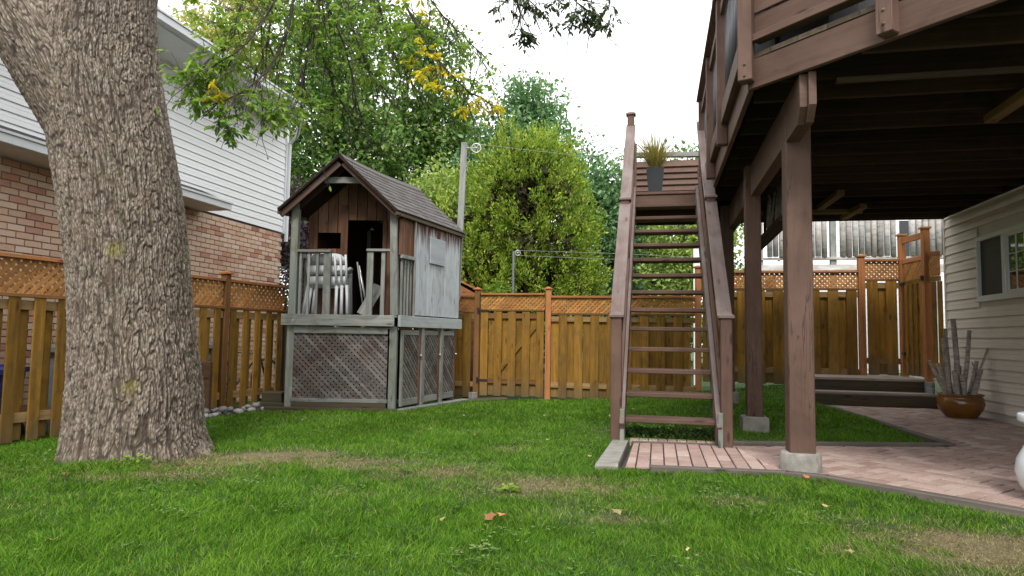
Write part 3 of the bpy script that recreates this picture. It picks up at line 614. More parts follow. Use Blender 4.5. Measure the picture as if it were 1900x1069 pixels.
def hanging():
    allp = []
    tw = MB()
    for r0, pts in BR:
        top = F(pts[0]); ax = max(-2.7, min(.4, top.x)); P = [(ax - .25, 4.9, 5.1 if ax < -.8 else 5.0), ] + pts
        Q = spline(P, 34); Q[2:] += rng.normal(0, .006, (32, 3)); rad = np.linspace(r0 * 1.3, .0042, 34)
        MB().tube(Q, list(rad), 6).build('branch', M_['twig'], YARD, True, M=YI)
        allp.append(Q)
        for k in range(9, 33):
            for _ in range(2 if rng.random() < .7 else 1):
                L = rng.uniform(.15, .62); d = (Q[min(k + 1, 33)] - Q[k - 1]); d /= np.linalg.norm(d); s = rng.normal(0, .75, 3); s[1] *= .6; v = d * .8 + s * .7 + np.array([0, 0, -.75]); v /= np.linalg.norm(v)
                T = [Q[k]]
                for q in range(5): v = v + rng.normal(0, .16, 3) + np.array([0, 0, -.06]); v /= np.linalg.norm(v); T.append(T[-1] + v * L / 5)
                tw.tube(T, list(np.linspace(.0052, .0016, 6)), 3, False); allp.append(np.array(T))
                if rng.random() < .45:
                    v2 = v + rng.normal(0, .8, 3); v2 /= np.linalg.norm(v2); T2 = [T[3], T[3] + v2 * L * .25, T[3] + v2 * L * .4 + np.array([0, 0, -.03])]
                    tw.tube(T2, [.002, .0015, .001], 3, False); allp.append(np.array(T2))
    A = np.concatenate(allp); A = A[A[:, 2] < 3.75]
    for kind, nm in ((0, 'leaf_near'), (1, 'leaf_yellow'), (2, 'leaf_dark')):
        C, D, Nn, Ls = [], [], [], []
        for (x, y, z, r, n, k) in CL:
            if k != kind: continue
            for _ in range(int(n * (1.5 if k != 1 else .9))):
                c = np.array([x, y, z]) + rng.normal(0, 1, 3) * r * np.array([.62, .9, .55]); 
                j = np.argmin(np.linalg.norm(A - c, axis=1)); a = A[j]; dd = np.linalg.norm(a - c)
                if dd > .02: tw.tube([a, (a + c) / 2 + np.array([0, 0, .01]), c], [.0016, .0013, .001], 3, False)
                dr = unit(np.array([[rng.normal(0, .8), rng.normal(0, .8), rng.normal(-.45, .35)]]))[0]; ln = rng.uniform(.06, .11)
                nl = rng.integers(3, 6)
                for q in range(nl):                              # compound leaf: pairs and a tip leaflet
                    t_ = (q + 1) / nl; p = c + dr * ln * t_; sd_ = np.cross(dr, [0, 0, 1]); sd_ = sd_ / max(np.linalg.norm(sd_), 1e-5)
                    for sg in ((-1, 1) if q < nl - 1 else (0,)):
                        C.append(p); D.append(dr * .7 + sd_ * sg * .8 + rng.normal(0, .15, 3) + np.array([0, 0, -.25])); Nn.append(rng.normal(0, .45, 3) + np.array([0, -.2, 1])); Ls.append(rng.uniform(.034, .062))
        # loose leaflets along all twigs
        if kind == 0:
            ids = rng.integers(0, len(A), 650)
            for j in ids:
                if A[j][0] > -.15 or A[j][2] < 2.55 and A[j][0] > -1.45 and rng.random() < .7: continue
                C.append(A[j]); D.append(rng.normal(0, .8, 3) + np.array([0, 0, -.4])); Nn.append(rng.normal(0, .5, 3) + np.array([0, 0, 1])); Ls.append(rng.uniform(.026, .05))
        C, D, Nn, Ls = np.array(C), unit(np.array(D)), unit(np.array(Nn)), np.array(Ls)
        me = leaf_mesh('foliage', C, D, Nn, Ls, Ls * rng.uniform(.36, .5, len(Ls)), .1, True)
        o = link('foliage', me, M_[nm], YARD, YI); tag(o, {0: None, 1: 'yellow leaf clusters turning early', 2: 'sparse dark leaves against the sky'}[kind], kind='stuff')
    tag(tw.build('twigs', M_['twig'], YARD, True, M=YI), kind='stuff')
hanging()

# ------------------------------------------------------------------ fences
ZUP = F((0, 0, 1))
def lattice_panel(name, p0, du, Wd, z0, z1, mat, parent, pitch=.076, sw=.036, th=.007, sides=(1, -1), slope=1.0):
    """diagonal slats in the vertical plane through p0 along du, clipped to the rectangle; one joined piece of real slats"""
    mb = MB(); H = z1 - z0; nrm = F((du.y, -du.x, 0)); rect = [(0, 0), (Wd, 0), (Wd, H), (0, H)]
    for li, sg in enumerate(sides):
        hw = sw / 2 * math.sqrt(2); x = -H
        while x < Wd + H:
            if sg > 0: q = [(x - hw, 0), (x + hw, 0), (x + H + hw, H), (x + H - hw, H)]
            else: q = [(x - hw, 0), (x + hw, 0), (x - H + hw, H), (x - H - hw, H)]
            q = clip(q, rect)
            if area(q) > 1e-4:
                off = nrm * (th * (.5 - li) * 1.02); T = lambda v, off=off: F(p0) + du * v.x + ZUP * (z0 + v.y) + nrm * (-v.z) + off
                mb.prism(q, -th / 2, th / 2, 0, T)
            x += pitch
    o = mb.build(name, mat, parent); tag(o, kind='stuff'); return o

def fence_section(par, p0, p1, zb, zr, zt, g0, g1, lp=.076, pitch=.275, bw=.143, gap=None, start=0.0, top=True, brace=False, side=1):
    """shadow-box section: boards either side of two rails, a lattice strip on top. p0,p1 ground-plane ends; zb boards' bottom, zr rail under lattice, zt top"""
    p0 = F((p0[0], p0[1], 0)); p1 = F((p1[0], p1[1], 0)); d = (p1 - p0); L = d.length; d.normalize(); n = F((d.y, -d.x, 0)) * side
    for z, hgt in ((zb + .22, .09), (zr - .075, .09)):
        board('rail', p0 + ZUP * z, p1 + ZUP * z, hgt, .038, M_['rail_wood'], par)
    k = 0; x = start + bw / 2
    if start > .1: q = p0 + d * (start * .5) - n * .029; board('fence_board', q + ZUP * (zb + .012), q + ZUP * (zr - .05), bw, .018, M_['cedar'], par, wdir=d)
    while x < L - bw * .4:
        off = n * (.019 + .009 + .001); j = random.uniform(-.004, .004); q = p0 + d * (x + j)
        board('fence_board', q + off + ZUP * (zb + random.uniform(-.006, .006)), q + off + ZUP * (zr - .004), bw, .018, M_['cedar'], par, wdir=d)
        xb = x + pitch / 2
        if xb < L - bw * .3:
            q = p0 + d * (xb + random.uniform(-.005, .005))
            board('fence_board', q - off + ZUP * (zb + .012), q - off + ZUP * (zr - .05), bw, .018, M_['cedar'], par, wdir=d)
        x += pitch
    if top:
        board('rail', p0 + ZUP * (zr + .014), p1 + ZUP * (zr + .014), .09, .034, M_['cedar_dark'], par, wdir=n)
        lattice_panel('lattice', p0 - n * .0, d, L, zr + .032, zt - .03, M_['lattice'], par, pitch=lp)
        board('rail', p0 + ZUP * (zt - .019), p1 + ZUP * (zt - .019), .095, .036, M_['cedar_red'], par, wdir=n)

def fence_post(par, p, z0, z1, wd=.09, d=F((1, 0, 0)), mat='cedar_dark', cap=True):
    p = F((p[0], p[1], 0)); board('post', p + ZUP * z0, p + ZUP * z1, wd, wd, M_[mat], par, wdir=d, b=.004)
    if cap:
        s = wd * .5 + .022; n = F((-d.y, d.x, 0)); V = [p + d * (a * s) + n * (b_ * s) + ZUP * (z1 + .002) for a, b_ in ((-1, -1), (1, -1), (1, 1), (-1, 1))]
        V += [v + ZUP * .018 for v in V] + [p + ZUP * (z1 + .05)]
        MB().add(V, [(3, 2, 1, 0), (0, 1, 5, 4), (1, 2, 6, 5), (2, 3, 7, 6), (3, 0, 4, 7), (4, 5, 8), (5, 6, 8), (6, 7, 8), (7, 4, 8)]).build('post_cap', M_['cedar_red'], par)

# left fence
LF = empty('wooden_fence', (0, 0, 0), 'brown shadow-box fence with lattice top along the left side, behind the big tree', 'fence')
fa = F((-4.62, 6.0, 0)); fd = F((.3215, .947, 0)).normalized()
pp = [-3.3, -1.2, .85, 2.81, 4.05]
for a, b_ in zip(pp[:-1], pp[1:]):
    g0 = G(*(fa + fd * a).xy); A_ = fa + fd * (a + .045); B_ = fa + fd * (b_ - .045)
    fence_section(LF, A_, B_, -.125, 1.21, 1.6, 0, 0, lp=.088, pitch=.235, bw=.107, start=.03 if a > 2 else .06, side=1)
for s in pp[:-1]: fence_post(LF, fa + fd * s, -.3, 1.66, .09, fd)
fence_post(LF, fa + fd * 4.08, -.3, 1.3, .09, fd, 'old_dark', False)

# back fence, parts placed in house frame
BF = empty('wooden_fence', (0, 0, 0), 'orange-brown back fence of overlapping boards with lattice top, behind the stairs', 'fence')
Y0 = 11.5; ex = F((math.cos(TH), -math.sin(TH), 0)); ey = F((math.sin(TH), math.cos(TH), 0))
fence_section(BF, wp(-5.6, Y0), wp(-3.18, Y0), -.16, 1.33, 1.63, 0, 0, start=.02)
fence_section(BF, wp(-1.80, Y0), wp(.61, Y0), -.13, 1.30, 1.63, 0, 0, start=.135)
fence_section(BF, wp(.71, Y0), wp(3.11, Y0), .22, 1.735, 2.05, 0, 0, start=.02, bw=.156)
fence_section(BF, wp(3.21, Y0), wp(3.70, Y0), .40, 1.88, 2.22, 0, 0, start=.02, bw=.156)
for x_, zt in ((-5.6, 1.72), (-3.13, 1.73), (-1.85, 1.74), (.66, 2.10), (3.16, 2.26)): fence_post(BF, wp(x_, Y0), -.35, zt, .095, ex, 'cedar_dark' if x_ < -2 else 'cedar_red')
for a, b_, z0, z1 in ((-5.5, -3.2, -.4, -.17), (-1.8, .6, -.36, -.19)):
    board('kick_board', wp(a, Y0 + .02, (z0 + z1) / 2), wp(b_, Y0 + .02, (z0 + z1) / 2), z1 - z0, .03, M_['redbrown'], BF)
# gate in the back fence
GT = empty('fence_gate', wp(-3.06, Y0, -.15), 'closed board gate with diagonal brace and hinges in the back fence', 'gate'); gI = Matrix.Translation(-wp(-3.06, Y0, -.15))
def gb(name, p0, p1, wd, t, mat, wdir=(0, 0, 1), par=GT, I=gI): return board(name, p0, p1, wd, t, mat, par, wdir, frm=I)
for z in (.13, 1.27): gb('rail', wp(-3.06, Y0, z), wp(-1.92, Y0, z), .09, .038, M_['cedar_dark'])
gb('rail', wp(-3.06, Y0, 1.37), wp(-1.92, Y0, 1.37), .09, .03, M_['cedar_dark'], ey); gb('rail', wp(-3.06, Y0, 1.655), wp(-1.92, Y0, 1.655), .095, .034, M_['cedar_red'], ey)
gb('brace', wp(-2.8, Y0 + .002, .22), wp(-2.0, Y0 + .002, 1.2), .085, .036, M_['cedar'])
for i in range(5):
    x_ = -2.99 + i * .25 - (.0 if i else 0); gb('fence_board', wp(x_, Y0 - .029, -.13), wp(x_, Y0 - .029, 1.345), .135, .018, M_['cedar'], ex)
    if i < 4: gb('fence_board', wp(x_ + .125, Y0 + .029, -.12), wp(x_ + .125, Y0 + .029, 1.29), .12, .018, M_['cedar'], ex)
o = lattice_panel('lattice', wp(-3.06, Y0), ex, 1.14, 1.386, 1.637, M_['lattice'], GT); o.matrix_local = gI
for z in (.14, 1.36):
    q = MB().box(wp(-3.0, Y0 - .045, z), (.17, .01, .035), Matrix.Rotation(-TH, 3, 'Z')).box(wp(-3.1, Y0 - .055, z), (.03, .02, .1), Matrix.Rotation(-TH, 3, 'Z')); q.build('hinge', M_['black'], GT, M=gI)
# planks on the ground by the gate
pk = board('plank', (-.92, 10.95, G(-.92, 10.95) + .02), (-.05, 11.25, G(0, 11.25) + .05), .14, .035, M_['old_dark'], None, (0, 1, .2)); tag(pk, 'weathered plank lying on the grass at the foot of the back gate', 'plank')
pk = board('plank', (-.62, 11.16, -.24), (-.62, 11.16, -.02), .1, .1, M_['grey'], None); pk.name = 'stake'; tag(pk, 'short grey square stake standing below the back gate', 'stake')

# side gate by the house corner
SG = empty('garden_gate', wp(3.78, 11.0, .4), 'cedar gate with arched posts and lattice beside the house corner above the steps', 'gate'); sI = Matrix.Translation(-wp(3.78, 11.0, .4))
p1_, p2_ = wp(3.745, 11.47), wp(3.835, 10.78); gd = (p2_ - p1_).normalized(); gn = F((gd.y, -gd.x, 0)) * -1
for p in (p1_, p2_):
    board('post', p + ZUP * .3, p + ZUP * 2.58, .09, .09, M_['cedar_red'], SG, gd, frm=sI)
    MB().box(p + ZUP * 2.597, (.135, .135, .025), Matrix.Rotation(-TH, 3, 'Z')).build('post_cap', M_['lattice'], SG, M=sI)
gb('rail', p1_ + ZUP * 2.5, p2_ + ZUP * 2.5, .09, .04, M_['cedar_red'], par=SG, I=sI)
for z in (2.17, 1.83, .62): gb('rail', p1_ + gd * .05 + ZUP * z, p2_ - gd * .05 + ZUP * z, .07, .04, M_['cedar_red'] if z > 2 else M_['cedar'], par=SG, I=sI)
o = lattice_panel('lattice', p1_ + gd * .05, gd, (p2_ - p1_).length - .1, 1.865, 2.135, M_['lattice'], SG, pitch=.05, sw=.028); o.matrix_local = sI
LL = (p2_ - p1_).length - .1; k = 8
for i in range(k):
    q = p1_ + gd * (.05 + LL * (i + .5) / k); off = gn * (.03 if i % 2 == 0 else -.03)
    gb('fence_board', q + off + ZUP * .42, q + off + ZUP * 1.8, .082, .018, M_['cedar'], gd, par=SG, I=sI)
gb('brace', p1_ + gd * .08 + ZUP * .7, p2_ - gd * .08 + ZUP * 1.75, .07, .03, M_['cedar'], par=SG, I=sI)
for z in (.75, 1.82): MB().box(p1_ + gd * .08 - gn * .045 + ZUP * z, (.03, .12, .04), Matrix.Rotation(-TH, 3, 'Z')).build('hinge', M_['black'], SG, M=sI)
MB().box(p2_ - gn * .06 + ZUP * 1.86, (.04, .05, .07), Matrix.Rotation(-TH, 3, 'Z')).build('latch', M_['black'], SG, M=sI)
q2 = wp(3.945, 10.575); sdir = (q2 - p2_).normalized()
for z, mt in ((2.2, 'cedar_red'), (1.84, 'cedar'), (.6, 'cedar')): gb('rail', p2_ + sdir * .05 + ZUP * z, q2 + ZUP * z, .07, .035, M_[mt], par=SG, I=sI)
o = lattice_panel('lattice', p2_ + sdir * .05, sdir, (q2 - p2_).length - .05, 1.88, 2.16, M_['lattice'], SG, pitch=.05, sw=.028); o.matrix_local = sI
for i in range(2): q = p2_ + sdir * (.10 + .1 * i); gb('fence_board', q + ZUP * .42 + F((0, -.03, 0)), q + ZUP * 1.8 + F((0, -.03, 0)), .075, .018, M_['cedar'], sdir, par=SG, I=sI)

# steps up to the gate
ST = empty('timber_steps', (0, 0, 0), 'two low dark timber steps leading up to the side gate', 'steps', rz=-TH)
def hb(name, p0, p1, wd, t, mat, par, wdir=(0, 0, 1), b=.004): return board(name, p0, p1, wd, t, M_[mat], par, wdir, b)
hb('riser', (2.12, 10.36, .085), (3.93, 10.36, .085), .17, .04, 'old_dark', ST); hb('riser', (2.12, 10.68, .27), (3.72, 10.68, .27), .17, .04, 'old_dark', ST)
for y_ in (10.43, 10.565): hb('tread', (2.12, y_, .19), (3.9, y_, .19), .128, .035, 'pale_tread', ST, (0, 1, 0))
for i, y_ in enumerate((10.73, 10.87, 11.01, 11.15, 11.29, 11.41)): hb('tread', (2.12, y_, .375), (3.93 if i > 0 else 3.75, y_, .375), .134, .035, 'pale_tread', ST, (0, 1, 0))
hb('side_board', (3.75, 10.38, .28), (3.75, 11.0, .28), .17, .035, 'grey_green', ST); hb('side_board', (3.93, 10.34, .2), (3.95, 10.38, .2), .35, .05, 'old_dark', ST, (0, 0, 1))
hb('side_board', (2.1, 10.36, .12), (2.1, 11.4, .12), .4, .035, 'old_dark', ST)

# ------------------------------------------------------------------ playhouse
PFL, PFR, PS = F((-3.05, 9.1, 0)), F((-1.56, 9.05, 0)), F((.66, 1.75, 0))
PB = empty('playhouse', (-3.05, 9.1, -.12), 'raised grey wooden playhouse with shingled gable roof and lattice base', 'playhouse'); PI = Matrix.Translation((3.05, -9.1, .12))
def Q(a, b_, z): return PFL + (PFR - PFL) * a + PS * b_ + ZUP * z
pa = (PFR - PFL).normalized(); ps = PS.normalized(); nf = F((0, -1, 0)); ns = F((ps.y, -ps.x, 0))
def pb(name, p0, p1, wd, t, mat, wdir, b=.004): return board(name, p0, p1, wd, t, M_[mat], PB, wdir, b, frm=PI)
def pc(mb, name, mat, kind=None, smooth=False, par=None):
    o = mb.build(name, M_[mat], par or PB, smooth, M=PI if par is None else None)
    if kind: tag(o, kind=kind)
    return o
for (a, b_) in ((.03, .02), (.97, .02), (.97, .98), (.03, .98)):
    m_ = 'grey_green' if b_ < .5 else 'grey'
    pb('post', Q(a, b_, -.2), Q(a, b_, 1.02), .1, .1, m_, pa)
    lean = 0.0
    pb('post', Q(a, b_, 1.17), Q(a + (-.03 if a > .5 and b_ < .5 else 0), b_, 2.70), .1, .09, m_ if a < .5 else 'grey', pa)
pb('rim_board', Q(-.03, -.02, 1.095) + nf * .03, Q(1.0, -.02, 1.095) + nf * .03, .15, .04, 'grey', ZUP)
pb('rim_board', Q(1.02, .0, 1.095) + ns * .035 - ps * .04, Q(1.02, 1.03, 1.095) + ns * .035, .155, .04, 'blue_grey_plain' if 'blue_grey_plain' in M_ else 'grey', ZUP)
pb('rim_board', Q(-.03, .0, 1.095) - ns * .02, Q(-.03, 1.0, 1.095) - ns * .02, .15, .04, 'grey', ZUP); pb('rim_board', Q(0, 1.02, 1.095), Q(1, 1.02, 1.095), .15, .04, 'grey', ZUP)
for i in range(13): pb('floor_board', Q(0, .02 + i * .08, 1.155), Q(1, .02 + i * .08, 1.155), .135, .025, 'grey', ps)
# front lattice and its frame
pb('frame_board', Q(.07, 0, .96) + nf * .02, Q(.93, 0, .96) + nf * .02, .09, .03, 'grey', ZUP); pb('frame_board', Q(.07, 0, -.045) + nf * .02, Q(.93, 0, -.045) + nf * .02, .09, .03, 'old_dark', ZUP)
pb('frame_board', Q(.06, .0, .02) + nf * .03, Q(.94, .0, .02) + nf * .03, .05, .02, 'grey', ZUP)
o = lattice_panel('lattice', Q(.07, .0, 0) + nf * .0, pa, 1.28, -.0, .92, M_['play_lattice'], PB, pitch=.078, sw=.037, sides=(-1, 1)); o.matrix_local = PI
# side: three lattice doors
for i, (b0, b1) in enumerate(((.055, .335), (.385, .655), (.705, .955))):
    A_, B_ = Q(1, b0, 0) + ns * .03, Q(1, b1, 0) + ns * .03; zb = -.06 - .0 * i; L = (B_ - A_).length
    dr = empty('lattice_door', (0, 0, 0), parent=PB); dr.matrix_local = PI
    for (x_) in (.02, L - .02): board('frame_board', A_ + ps * x_ + ZUP * zb, A_ + ps * x_ + ZUP * .98, .05, .03, M_['grey_green' if x_ < .1 else 'redbrown'], dr, ps)
    board('frame_board', A_ + ps * .05 + ZUP * .945, B_ - ps * .05 + ZUP * .945, .07, .028, M_['grey'], dr, ZUP); board('frame_board', A_ + ps * .05 + ZUP * (zb + .05), B_ - ps * .05 + ZUP * (zb + .05), .09, .028, M_['grey_green'], dr, ZUP)
    lattice_panel('lattice', A_ + ps * .045, ps, L - .09, zb + .09, .91, M_['play_lattice'], dr, pitch=.078, sw=.037, sides=(-1, 1))
    if i < 2: pb('post', Q(1, b1 + .025, -.12) + ns * .03, Q(1, b1 + .025, 1.02) + ns * .03, .07, .07, 'grey', ps)
    MB().lathe([(0, .03), (.016, .028), (.018, .015), (.008, 0)], 10).build('knob', M_['steel'], dr, M=Matrix.Translation(B_ + ns * .02 - ps * .03 + ZUP * .62) @ Matrix.Rotation(math.radians(90), 4, 'Y'))
pb('sill_plank', Q(-.12, -.04, -.1) + nf * .05, Q(1.06, -.04, -.1) + nf * .05, .06, .14, 'old_dark', ZUP); pb('sill_plank', Q(1.05, -.05, -.1) + ns * .05, Q(1.05, 1.08, -.13) + ns * .05, .05, .14, 'grey', ZUP)
def zroof(a): return 3.29 - .75 * abs(a - .5) / .54 - .03
# inner cabin walls coloured near black for shade; boards below the floor are added
for k in range(11): pb('wall_board', Q(.05 + .09 * k, .97, 1.17), Q(.05 + .09 * k, .97, zroof(.05 + .09 * k) - .03), .138, .018, 'play_shade', pa)
for k in range(11): pb('shade_board', Q(.05 + .09 * k, .97, -.12), Q(.05 + .09 * k, .97, 1.0), .138, .018, 'play_shade', pa)  # unseen back and left boards, added to keep the lattice holes dark
for k in range(13): pb('shade_board', Q(.03, .05 + .075 * k, -.12), Q(.03, .05 + .075 * k, 1.0), .142, .018, 'play_shade', ps)
for k in range(10): pb('wall_board', Q(.03, .26 + .078 * k, 1.17), Q(.03, .26 + .078 * k, 2.60), .148, .018, 'play_shade', ps)
wb = .22
for k in range(11):
    a = .035 + .0935 * k; zt = zroof(a) - .04; q0 = lambda z, a=a: Q(a, wb, z)
    segs = [(1.17, zt)]
    if .385 < a < .70: segs = [(2.535, zt)]
    elif .07 < a < .33: segs = [(1.17, 2.12), (2.35, zt)]
    for (za, zb_) in segs:
        if zb_ < zt: pb('wall_board', q0(za), q0(zb_), .130, .02, 'redbrown', pa); continue
        hw = .0645; rk = lambda q: 3.25 - .72 * abs(a + q / 1.49 - .5) / .54 - za; cx_ = (zb_ - za) / 2
        ys = [-hw, hw] if abs(a - .5) > .045 else [-hw, 0, hw]
        poly = [(0, -hw), *[(rk(0), 0)] * 0, (rk(-hw), -hw)] + ([(rk((.5 - a) * 1.49), (.5 - a) * 1.49)] if len(ys) == 3 else []) + [(rk(hw), hw), (0, hw)]
        Mx, _L = frame(q0(za), q0(zb_), pa); Mx = PI @ Mx @ Matrix.Translation((-_L / 2, 0, 0))
        MB().prism([(p[0], p[1]) for p in reversed(poly)], -.01, .01).build('wall_board', M_['redbrown'], PB, M=Mx)
pb('trim_board', Q(.345, wb - .012, 1.17), Q(.345, wb - .012, 2.75), .1, .022, 'redbrown', pa); pb('trim_board', Q(.735, wb - .012, 1.17), Q(.735, wb - .012, 2.54), .06, .022, 'redbrown', pa)
for k in range(11):                                             # pale outer side wall
    b_ = wb + .035 + .0725 * k
    pb('wall_board', Q(1, b_, 1.19) + ns * .025, Q(1, b_, 2.56 + random.uniform(-.01, .01)) + ns * .025, .132, .02, 'blue_grey', ps)
for k in range(3): pb('wall_board', Q(1, .05 + .075 * k, 2.0), Q(1, .05 + .075 * k, 2.56), .136, .018, 'redbrown', ps)
pb('trim_board', Q(1, wb - .005, 1.17) + ns * .04, Q(1, wb - .005, 2.56) + ns * .04, .02, .03, 'grey', ps)
pb('rail', Q(1, .03, 1.985) + ns * .02, Q(1, wb, 1.985) + ns * .02, .05, .05, 'grey', ZUP)
for k in range(4): pb('baluster', Q(1, .06 + .045 * k, 1.17), Q(1, .06 + .045 * k, 1.97), .03, .03, 'grey', ps)
pb('rail', Q(.05, .02, 2.04), Q(.37, .02, 2.04), .09, .035, 'grey', ps); pb('rail', Q(.70, .02, 2.06), Q(.95, .02, 2.06), .09, .035, 'grey', ps)
for a in (.09, .165, .245): pb('baluster', Q(a, .02, 1.17), Q(a, .02, 2.025), .035, .035, 'grey', pa)
pb('post', Q(.338, .02, 1.17), Q(.338, .02, 2.02), .1, .045, 'grey', pa); pb('post', Q(.735, .02, 1.17), Q(.735, .02, 2.04), .085, .045, 'grey_green', pa); pb('baluster', Q(.855, .02, 1.17), Q(.855, .02, 2.04), .055, .035, 'grey', pa)
for k in range(4): pb('baluster', Q(.03, .06 + .045 * k, 1.17), Q(.03, .06 + .045 * k, 1.97), .03, .03, 'grey', ps)
pb('rail', Q(.03, .03, 1.985), Q(.03, wb, 1.985), .05, .05, 'grey', ZUP)
pb('shutter', Q(1, .442, 2.165) + ns * .055, Q(1, .704, 2.165) + ns * .055, .39, .02, 'shutter' if 'shutter' in M_ else 'grey', ZUP)
# roof
RF = empty('roof', (0, 0, 0), parent=PB); RF.matrix_local = PI
def RP(side, u, v, off=0.0):
    """u 0 front .. 1 back, v 0 eave .. 1 ridge"""
    b_ = -.10 + 1.17 * u; a = (1.045 - .545 * v) if side > 0 else (-.045 + .545 * v); sag = -.035 * math.sin(math.pi * u) * v
    return Q(a, b_, 2.58 + .75 * v + off + sag)
for side in (1, -1):
    V = []; nu, nv_ = 12, 4
    for off in (0, -.03):
        for i in range(nu + 1):
            for j in range(nv_ + 1): V.append(RP(side, i / nu, j / nv_, off))
    Fc = []; K = (nu + 1) * (nv_ + 1); id_ = lambda s, i, j: s * K + i * (nv_ + 1) + j
    for i in range(nu):
        for j in range(nv_): Fc += [(id_(0, i, j), id_(0, i + 1, j), id_(0, i + 1, j + 1), id_(0, i, j + 1)), (id_(1, i, j), id_(1, i, j + 1), id_(1, i + 1, j + 1), id_(1, i + 1, j))]
        Fc += [(id_(0, i, 0), id_(1, i, 0), id_(1, i + 1, 0), id_(0, i + 1, 0)), (id_(0, i, nv_), id_(0, i + 1, nv_), id_(1, i + 1, nv_), id_(1, i, nv_))]
    for j in range(nv_): Fc += [(id_(0, 0, j), id_(0, 0, j + 1), id_(1, 0, j + 1), id_(1, 0, j)), (id_(0, nu, j), id_(1, nu, j), id_(1, nu, j + 1), id_(0, nu, j + 1))]
    MB().add(V, Fc).build('roof_sheathing', M_['play_shade'], RF)  # shade of the roof underside put into the sheathing colour
    nr, nc = 10, 13; left = MB()
    for r_ in range(nr):
        for c_ in range(nc + 1):
            u0_ = max(0, (c_ - (.5 if r_ % 2 else 0)) / nc); u1_ = min(1, (c_ + 1 - (.5 if r_ % 2 else 0)) / nc)
            if u1_ - u0_ < .01: continue
            v0, v1 = r_ / nr - .012, min(1.02, (r_ + 1.25) / nr); jt = random.uniform(0, .003); e = .0025
            P4 = [RP(side, u0_ + e, v0, .016 + jt), RP(side, u1_ - e, v0, .016 + jt), RP(side, u1_ - e, v1, .006), RP(side, u0_ + e, v1, .006)]
            P8 = [p + ZUP * .007 for p in P4[:2]] + [p + ZUP * .004 for p in P4[2:]]
            q = MB() if side > 0 else left
            q.add(P4 + P8, [(3, 2, 1, 0), (4, 5, 6, 7), (0, 1, 5, 4), (1, 2, 6, 5), (2, 3, 7, 6), (3, 0, 4, 7)])
            if side > 0: q.build('shingle', M_['shingle'], RF)
    if side < 0: tag(left.build('far_slope_shingles', M_['shingle'], RF), kind='stuff')
    board('bargeboard', RP(side, .03, 0, -.075), RP(side, .03, .97, -.075), .075, .03, M_['bargewood'], RF, ZUP)
    board('eave_trim', RP(side, .0, .01, -.05), RP(side, 1, .01, -.05), .04, .03, M_['old_dark'], RF, ZUP)
    for k in range(5): board('rafter', RP(side, .1 + k * .2, .02, -.07), RP(side, .1 + k * .2, .98, -.07), .07, .035, M_['play_shade'], RF, ZUP)
V = [];
for i in range(13):
    u = i / 12
    V += [RP(1, u, .90, .03), RP(1, u, 1.0, .035), RP(-1, u, .90, .03)]
MB().add(V, [f for i in range(12) for f in ((3 * i, 3 * i + 3, 3 * i + 4, 3 * i + 1), (3 * i + 1, 3 * i + 4, 3 * i + 5, 3 * i + 2))]).build('ridge_cap', M_['shingle'], RF)
pb('tie_board', Q(.30, -.0, 3.02), Q(.72, -.0, 3.02), .085, .035, 'grey', ZUP)

# white chairs stacked on the porch
def make_chair():
    r = empty('plastic_chair', (0, 0, 0), 'x', 'chair'); m = M_['white_plastic']
    mb = MB()
    for i, (z0, z1) in enumerate(((.40, .53), (.55, .68), (.70, .84))):
        n = 10; V = []
        for k in range(n + 1):
            t = k / n * 2 - 1; x = .2 * t * (1 - .06 * i); y = .03 * (1 - t * t) ; top = z1 - (.05 * t ** 4 if i == 2 else 0)
            V += [(x, y + z0 * .12, z0), (x, y + top * .12, top), (x, y + .014 + z0 * .12, z0), (x, y + .014 + top * .12, top)]
        Fc = []
        for k in range(n):
            a = 4 * k; b_ = a + 4; Fc += [(a, b_, b_ + 1, a + 1), (a + 2, a + 3, b_ + 3, b_ + 2), (a + 1, b_ + 1, b_ + 3, a + 3), (a, a + 2, b_ + 2, b_)]
        mb.add(V, Fc)
    for s in (-1, 1): mb.tube([(s * .2, .04, .38), (s * .205, .09, .6), (s * .19, .115, .83)], .017, 8)
    mb.build('backrest', m, r, True)
    MB().box((0, -.12, .39), (.42, .34, .025)).box((0, -.28, .37), (.42, .03, .05)).build('seat', m, r)
    for s in (-1, 1):
        MB().tube([(s * .21, .05, .40), (s * .225, .09, .2), (s * .235, .12, 0)], [.024, .022, .026], 8).build('leg', m, r, True)
        MB().tube([(s * .22, -.27, .62), (s * .225, -.28, .38), (s * .235, -.29, 0)], [.028, .024, .026], 8).build('leg', m, r, True)
        MB().tube([(s * .21, .08, .62), (s * .235, -.06, .64), (s * .235, -.22, .64), (s * .22, -.28, .60)], [.02, .027, .028, .022], 8).build('armrest', m, r, True)
    return r
ch = make_chair(); ch['label'] = 'frontmost of the nested white plastic chairs on the playhouse porch'; ch['group'] = 'white plastic chairs nested on the porch'
ch.location = Q(.22, .135, 1.17) + F((0, 0, .0)); ch.rotation_euler = (0, 0, math.radians(172))
for i, lb_ in enumerate(('middle one of the nested white plastic chairs on the playhouse porch', 'rearmost of the nested white plastic chairs, nearest the cabin door')):
    c2 = ch.copy(); COL.objects.link(c2); c2.location = ch.location + F((.045 * (i + 1), .05 * (i + 1), .012 * (i + 1))); c2['label'] = lb_; c2.rotation_euler = (math.radians(-3 * i), 0, math.radians(178 + 9 * i))
    for k in ch.children:
        d_ = k.copy(); COL.objects.link(d_); d_.parent = c2
